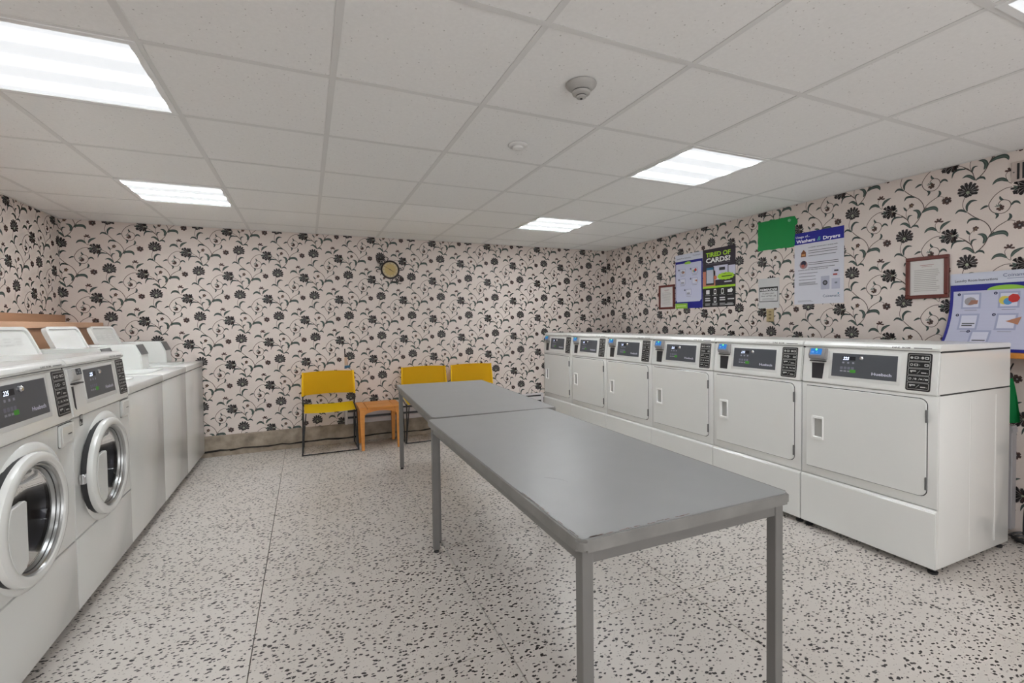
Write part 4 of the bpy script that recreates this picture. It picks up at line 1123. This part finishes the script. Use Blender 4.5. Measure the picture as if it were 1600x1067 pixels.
# black and lime poster
t, s_, p, W_, Hh = wall_item('card_poster', 'black and lime green poster reading TIRED OF CARDS?', 'poster', 3.629, 3.230, 1.405, 1.993, .0018, mat('black_stock', (.01, .01, .012), .35))
DK, LM, WH = (38, 28, 42), (160, 205, 40), (226, 226, 226)
p.rect(0, W_, Hh * .33, Hh, DK, 1)
p.text('TIRED OF', W_ * .10, Hh * .865, Hh * .075, LM, 2, width=W_ * .76, bold=.035)
p.text('CARDS?', W_ * .10, Hh * .765, Hh * .08, WH, 2, width=W_ * .76, bold=.035)
p.rect(W_ * .1, W_ * .85, Hh * .738, Hh * .742, (120, 115, 125), 2)
p.rect(0, W_ * .4, Hh * .36, Hh * .62, (190, 120, 95), 2)
p.rect(W_ * .34, W_ * .78, Hh * .46, Hh * .70, (196, 196, 214), 2); p.rect(W_ * .80, W_, Hh * .52, Hh * .68, (196, 196, 214), 2); p.rect(W_ * .52, W_ * .70, Hh * .615, Hh * .665, (40, 38, 42), 3)
p.rect(W_ * .10, W_ * .36, Hh * .38, Hh * .69, (26, 26, 30), 3); p.rect(W_ * .12, W_ * .34, Hh * .41, Hh * .68, (180, 184, 196), 4); p.rect(W_ * .12, W_ * .34, Hh * .64, Hh * .68, (20, 100, 140), 5)
p.disc(W_ * .40, Hh * .50, W_ * .05, (190, 100, 70), 4)
st_ = [(W_ * (.72 + .27 * math.cos(2 * PI * k / 28) * (1 if k % 2 else .88)), Hh * (.51 + .065 * math.sin(2 * PI * k / 28) * (1 if k % 2 else .85))) for k in range(28)]
p.poly(st_, LM, 5); p.rect(W_ * .60, W_ * .90, Hh * .50, Hh * .515, (40, 50, 20), 6); p.rect(W_ * .64, W_ * .72, Hh * .545, Hh * .552, (60, 70, 30), 6)
p.rect(W_ * .68, W_ * .90, Hh * .405, Hh * .425, (190, 188, 195), 5)
p.rect(0, W_ * 1.0, Hh * .325, Hh * .36, LM, 6)
for r_ in range(2):
    for c_ in range(4):
        cx, cy = W_ * (.16 + .23 * c_), Hh * (.255 - .14 * r_)
        if (r_, c_) in ((0, 1), (0, 2), (1, 1)): p.rr(cx - .015, cx + .015, cy - .022, cy + .03, .004, WH, 2); p.rect(cx - .009, cx + .009, cy - .013, cy + .02, (12, 12, 14), 3)
        elif (r_, c_) == (0, 3): p.poly([(cx - .03, cy - .01), (cx + .02, cy - .012), (cx + .03, cy + .01), (cx + .015, cy + .03), (cx - .01, cy + .018), (cx - .03, cy + .018)], WH, 2)
        elif (r_, c_) == (0, 0): p.rr(cx - .022, cx + .022, cy - .018, cy + .024, .004, WH, 2)
        elif (r_, c_) == (1, 3): p.rect(cx - .03, cx + .045, cy + .0, cy + .012, (200, 200, 200), 2)
        else: p.lines(cx - .035, cx + .035, [cy + .022, cy + .0], .012, (205, 205, 205), 2)
        p.lines(cx - .035, cx + .035, [cy - .032 - .009 * q for q in range(1 if r_ == 0 else 3)], .004, (170, 170, 170), 2)
p.rect(W_ * .70, W_ * .95, Hh * .03, Hh * .042, (200, 200, 200), 2)
p.build('print', s_)

# green torn sheet
t = thing('green_sheet', 'bright green torn-edged sheet taped high on the right wall', 'paper', (XR - .001, 2.985, 1.885))
bm = nb(); pts = []
def edge(a, b, n, j):
    for k in range(n):
        f_ = k / n; pts.append((a[0] + (b[0] - a[0]) * f_ + random.uniform(-j, j), a[1] + (b[1] - a[1]) * f_ + random.uniform(-j, j)))
edge((0, .004), (-.345, -.004), 12, .003); edge((-.345, -.004), (-.355, .17), 5, .003); edge((-.355, .17), (-.375, .205), 3, .006); edge((-.375, .205), (-.345, .25), 3, .006); edge((-.345, .25), (-.30, .258), 3, .003); edge((-.30, .258), (0, .262), 12, .004); edge((0, .262), (0, .004), 10, .003)
prism(bm, pts, 'x', -.006, -.0035); obj('sheet', bm, mat('green_paint', (.0, .25, .05), .55, bump=.3, bscale=60), t)
bm = nb(); lathe(bm, [(.013, 0), (.013, .004), (.0, .006)], 12, (-.006, -.302, .225), 'x', flip=-1); obj('tape_dot', bm, mat('pale_green', (.16, .45, .25), .4), t)

# washers & dryers poster
t, s_, p, W_, Hh = wall_item('usage_poster', 'white poster with dark blue header reading Washers & Dryers', 'poster', 2.640, 2.245, 1.393, 1.984, .0015, mat('white_stock', (.62, .62, .68), .4))
p.rect(0, W_, Hh * .84, Hh, (22, 24, 140), 1)
p.text('Usage of...', W_ * .03, Hh * .93, Hh * .030, (215, 218, 235), 2, width=W_ * .30, bold=.02)
p.text('Washers', W_ * .04, Hh * .862, Hh * .045, (235, 235, 245), 2, width=W_ * .40, bold=.03); p.text('&', W_ * .48, Hh * .86, Hh * .055, (80, 160, 150), 2, shear=.3, bold=.01); p.text('Dryers', W_ * .60, Hh * .862, Hh * .045, (235, 235, 245), 2, width=W_ * .33, bold=.03)
p.text('LAUNDRY DETERGENT GUIDELINES', W_ * .30, Hh * .775, Hh * .013, (70, 70, 78), 2, width=W_ * .58, bold=.02)
p.lines(W_ * .30, W_ * .92, [Hh * y_ for y_ in (.735, .705, .665, .57, .545, .50)], Hh * .008, (105, 105, 112), 2)
p.poly([(W_ * .14, Hh * .66), (W_ * .25, Hh * .66), (W_ * .25, Hh * .72), (W_ * .20, Hh * .76), (W_ * .15, Hh * .72)], (120, 70, 40), 2); p.rect(W_ * .16, W_ * .235, Hh * .675, Hh * .70, (200, 140, 80), 3)
p.disc(W_ * .20, Hh * .55, W_ * .085, (150, 120, 125), 2, 16); p.disc(W_ * .20, Hh * .57, W_ * .055, (35, 35, 60), 3, 9); p.disc(W_ * .19, Hh * .535, W_ * .035, (170, 90, 80), 4, 9)
p.text('WASHER DRYER WELLNESS GUIDELINES', W_ * .08, Hh * .47, Hh * .013, (70, 70, 78), 2, width=W_ * .62, bold=.02)
p.lines(W_ * .10, W_ * .50, [Hh * y_ for y_ in (.43, .385, .34, .30, .285, .27)], Hh * .007, (110, 110, 118), 2)
p.rr(W_ * .56, W_ * .73, Hh * .19, Hh * .37, .004, (172, 174, 192), 2); p.disc(W_ * .645, Hh * .28, W_ * .05, (60, 60, 66), 3); p.disc(W_ * .645, Hh * .28, W_ * .025, (120, 120, 130), 4)
p.rr(W_ * .77, W_ * .93, Hh * .35, Hh * .47, .003, (200, 200, 212), 2); p.rect(W_ * .80, W_ * .88, Hh * .37, Hh * .39, (170, 60, 55), 3); p.rect(W_ * .82, W_ * .90, Hh * .42, Hh * .44, (60, 60, 66), 3)
p.rr(W_ * .77, W_ * .93, Hh * .19, Hh * .33, .003, (180, 182, 200), 2); p.rr(W_ * .83, W_ * .88, Hh * .26, Hh * .28, .001, (120, 125, 140), 3)
p.text('Coinamatic', W_ * .60, Hh * .085, Hh * .035, (70, 90, 120), 2, width=W_ * .33); p.disc(W_ * .90, Hh * .13, .006, (80, 150, 170), 2)
p.lines(W_ * .08, W_ * .40, [Hh * .05, Hh * .035], Hh * .005, (140, 140, 150), 2)
p.build('print', s_)

# reminder sheet + outlet plate
t, s_, p, W_, Hh = wall_item('reminder_sheet', 'white sheet in plastic sleeve with black REMINDER heading above the outlet', 'sign', 2.982, 2.778, 1.372, 1.638, .0015, mat('sleeve', (.60, .60, .60), .15))
p.rect(W_ * .05, W_ * .94, Hh * .215, Hh * .71, (30, 30, 30), 1); p.rect(W_ * .07, W_ * .92, Hh * .235, Hh * .565, (200, 200, 200), 2)
p.text('REMINDER', W_ * .08, Hh * .585, Hh * .075, (220, 220, 220), 2, width=W_ * .83, shear=.2, bold=.03)
p.text('CLEAN LINT', W_ * .20, Hh * .47, Hh * .045, (80, 80, 80), 3, width=W_ * .58, bold=.01); p.text('TRAP AFTER USE', W_ * .12, Hh * .385, Hh * .045, (80, 80, 80), 3, width=W_ * .74, bold=.01)
p.lines(W_ * .2, W_ * .8, [Hh * .32, Hh * .28], Hh * .012, (140, 140, 140), 3)
p.build('print', s_)
t = thing('outlet', 'beige wall outlet plate under the reminder sheet', 'outlet', (XR - .001, 2.90, 1.252))
onebox('plate', (-.007, 0, -.073, 0, 0, .113), mat('beige_plastic', (.42, .33, .17), .4), t, bev=.003)
for z in (.03, .062, .088): onebox('socket', (-.009, -.006, -.05, -.023, z - .008, z + .008), mat('beige_dark', (.22, .16, .08), .4), t, bev=.002)

# large curling poster standing on the shelf behind the nearest dryer
t = thing('instruction_poster', 'big Laundry Room Instructions poster curling forward behind the nearest dryer', 'poster', (0, 0, 0))
PY, PZ0, PH, PW = 1.597, 1.080, .464, .62
def curl(a, b, k):
    s = max(0, 1 - b / (PH * .82)); out = .15 * s ** 2.5
    left = .035 * s ** 2.2 * (1 if a < .1 else 0)
    return Vector((XR - .004 - out - k, PY - a + 0, PZ0 + b - .01 * s))
def sheet_bm(th):
    bm = nb(); nx, nz = 2, 24
    G = [[bm.verts.new(curl(PW * i / nx, PH * j / nz, 0)) for j in range(nz + 1)] for i in range(nx + 1)]
    for i in range(nx):
        for j in range(nz): bm.faces.new((G[i][j], G[i + 1][j], G[i + 1][j + 1], G[i][j + 1]))
    bmesh.ops.solidify(bm, geom=list(bm.faces), thickness=th)
    return bm
s_ = obj('sheet', sheet_bm(.0008), POSTER, t, True)
p = Print((0, 0, 0), (0, -1, 0), (0, 0, 1)); p.bend = lambda a, b, k: curl(a, b, k * 1.5 + .0012)
BL, GR = (20, 22, 130), (140, 190, 60)
W_, Hh = PW, PH
p.rect(0, W_, 0, Hh, BL, 1)
p.rect(0, W_, Hh * .845, Hh, (196, 200, 214), 2)
p.rect(.016, W_ - .016, .016, Hh * .762, (186, 188, 210), 2)
arc = [(W_ * .42 + .085 * math.cos(PI * k / 12), Hh * .762 + .026 * math.sin(PI * k / 12)) for k in range(13)]
p.poly(arc, GR, 3)
p.text('Laundry Room Instructions', .022, Hh * .885, .015, (40, 40, 66), 3, width=.20, bold=.01)
p.text('Coinamatic', .245, Hh * .92, .020, (70, 80, 120), 3, width=.13); p.rect(.262, .36, Hh * .895, Hh * .90, (90, 100, 130), 3)
for k, (a, b) in enumerate(((.045, .53), (.215, .53), (.045, .26), (.215, .26), (.115, .05))):
    bb_ = b * Hh
    p.rect(a + .012, a + .105, bb_, bb_ + .095, (158, 162, 192), 4); p.rect(a + .022, a + .095, bb_ + .010, bb_ + .085, (206, 207, 222), 5)
    p.disc(a, bb_ + .088, .0085, (18, 20, 70), 5, 12); p.text(str(k + 1), a, bb_ + .0835, .009, (225, 225, 235), 6, align='C')
    p.rect(a + .03, a + .09, bb_ - .010, bb_ - .0075, (120, 120, 130), 4)
    if k == 0: p.disc(a + .055, bb_ + .045, .028, (150, 146, 150), 6, 12, .9); p.poly([(a + .045, bb_ + .024), (a + .09, bb_ + .028), (a + .092, bb_ + .05), (a + .06, bb_ + .052)], (150, 105, 90), 7)
    if k == 1: p.disc(a + .040, bb_ + .045, .025, (205, 190, 80), 6, 12); p.disc(a + .055, bb_ + .038, .02, (70, 140, 190), 7); p.disc(a + .080, bb_ + .055, .026, (185, 40, 35), 8, 7)
    if k in (2, 4): p.rect(a + .030, a + .08, bb_ + .022, bb_ + .029, (90, 90, 96), 6); p.rect(a + .030, a + .09, bb_ + .034, bb_ + .040, (90, 90, 96), 6)
    if k == 3: p.poly([(a + .055, bb_ + .05), (a + .11, bb_ + .03), (a + .12, bb_ + .075)], (175, 120, 92), 6)
p.build('print', s_)

# wooden shelf, vent grille, pipe trunk, cloth and cords at the right edge
t = thing('wall_shelf', 'orange-brown wooden shelf on the right wall beyond the nearest dryer', 'shelf', (XR, .20, 1.038))
onebox('shelf_board', (-.20, -.001, 0, 1.12, 0, .030), OAK, t, bev=.003)
for y_ in (.25, .9):
    bm = nb(); prism(bm, [(-.001, -.002), (-.15, -.002), (-.15, -.02), (-.02, -.14), (-.001, -.14)], 'y', y_, y_ + .02); obj('bracket', bm, OAK, t)
t = thing('vent_grille', 'small wall vent with dark vertical slots at the top right', 'vent', (XR - .001, 1.325, 2.050))
onebox('face_plate', (-.006, 0, -.30, 0, 0, .115), mat('grille_paint', (.50, .42, .38), .5), t, bev=.002)
for k in range(12): onebox('slat', (-.009, -.0055, -.026 - .022 * k - .010, -.026 - .022 * k, .012, .103), BLACK if k % 1 == 0 else WHITE, t)
bm = nb(); lathe(bm, [(.004, 0), (.004, .002)], 8, (-.006, -.012, .055), 'x', flip=-1); obj('screw', bm, mat('hinge_grey', (.12, .12, .12), .5), t)
t = thing('pipe_casing', 'narrow grey painted pipe casing standing against the right wall behind the dryer', 'pipe', (XR - .002, 1.285, 0))
onebox('casing', (-.055, 0, 0, .05, .03, .64), mat('casing_grey', (.36, .35, .36), .5), t, bev=.003)
onebox('cover_clip', (-.058, 0, -.003, .053, .60, .625), mat('casing_grey', (.36, .35, .36), .5), t)
t = thing('green_cloth', 'green cloth hanging below the shelf behind the nearest dryer', 'cloth', (3.665, 1.258, .675))
bm = nb(); nx, nz = 10, 12
def cl(u, v):
    wdt = .015 + .085 * (1 - v) ** .8
    return (.018 * math.sin(u * 9 + v * 2) * (1 - v * .6), (u - .3) * wdt * 1.4 + .02, .25 * v - .012 * math.sin(u * 5) * (1 - v))
G = [[bm.verts.new(cl(i / nx, j / nz)) for j in range(nz + 1)] for i in range(nx + 1)]
for i in range(nx):
    for j in range(nz): bm.faces.new((G[i][j], G[i + 1][j], G[i + 1][j + 1], G[i][j + 1]))
bmesh.ops.solidify(bm, geom=list(bm.faces), thickness=.003)
obj('fold', bm, mat('green_cloth', (.0, .27, .07), .8), t, True)
bm = nb(); lathe(bm, [(.018, 0), (.022, .01), (.016, .03), (.0, .036)], 14, (.0, .03, .246)); tube(bm, [(0, .03, .27), (.03, .03, .30), (.06, .03, .325)], .004, 6); obj('hook', bm, BLACK, t, True)
bm = nb()
for k in range(3):
    q = []
    for i in range(22):
        a = i / 21 * PI * (2.2 + .4 * k) + k; q.append((3.645 + .05 * math.cos(a) * (1 + .15 * k), 1.165 + .075 * math.sin(a) + .012 * k, .012 + .012 * k + .006 * math.sin(3 * a)))
    tube(bm, q, .006, 6)
tube(bm, smooth_path([(3.69, 1.22, .02), (3.70, 1.225, .10), (3.71, 1.22, .28), (3.71, 1.22, .45), (3.70, 1.225, .62)], 5), .006, 6)
tag(obj('power_cord', bm, BLACK, None, True), 'black power cords coiled on the floor behind the nearest dryer', 'cord')
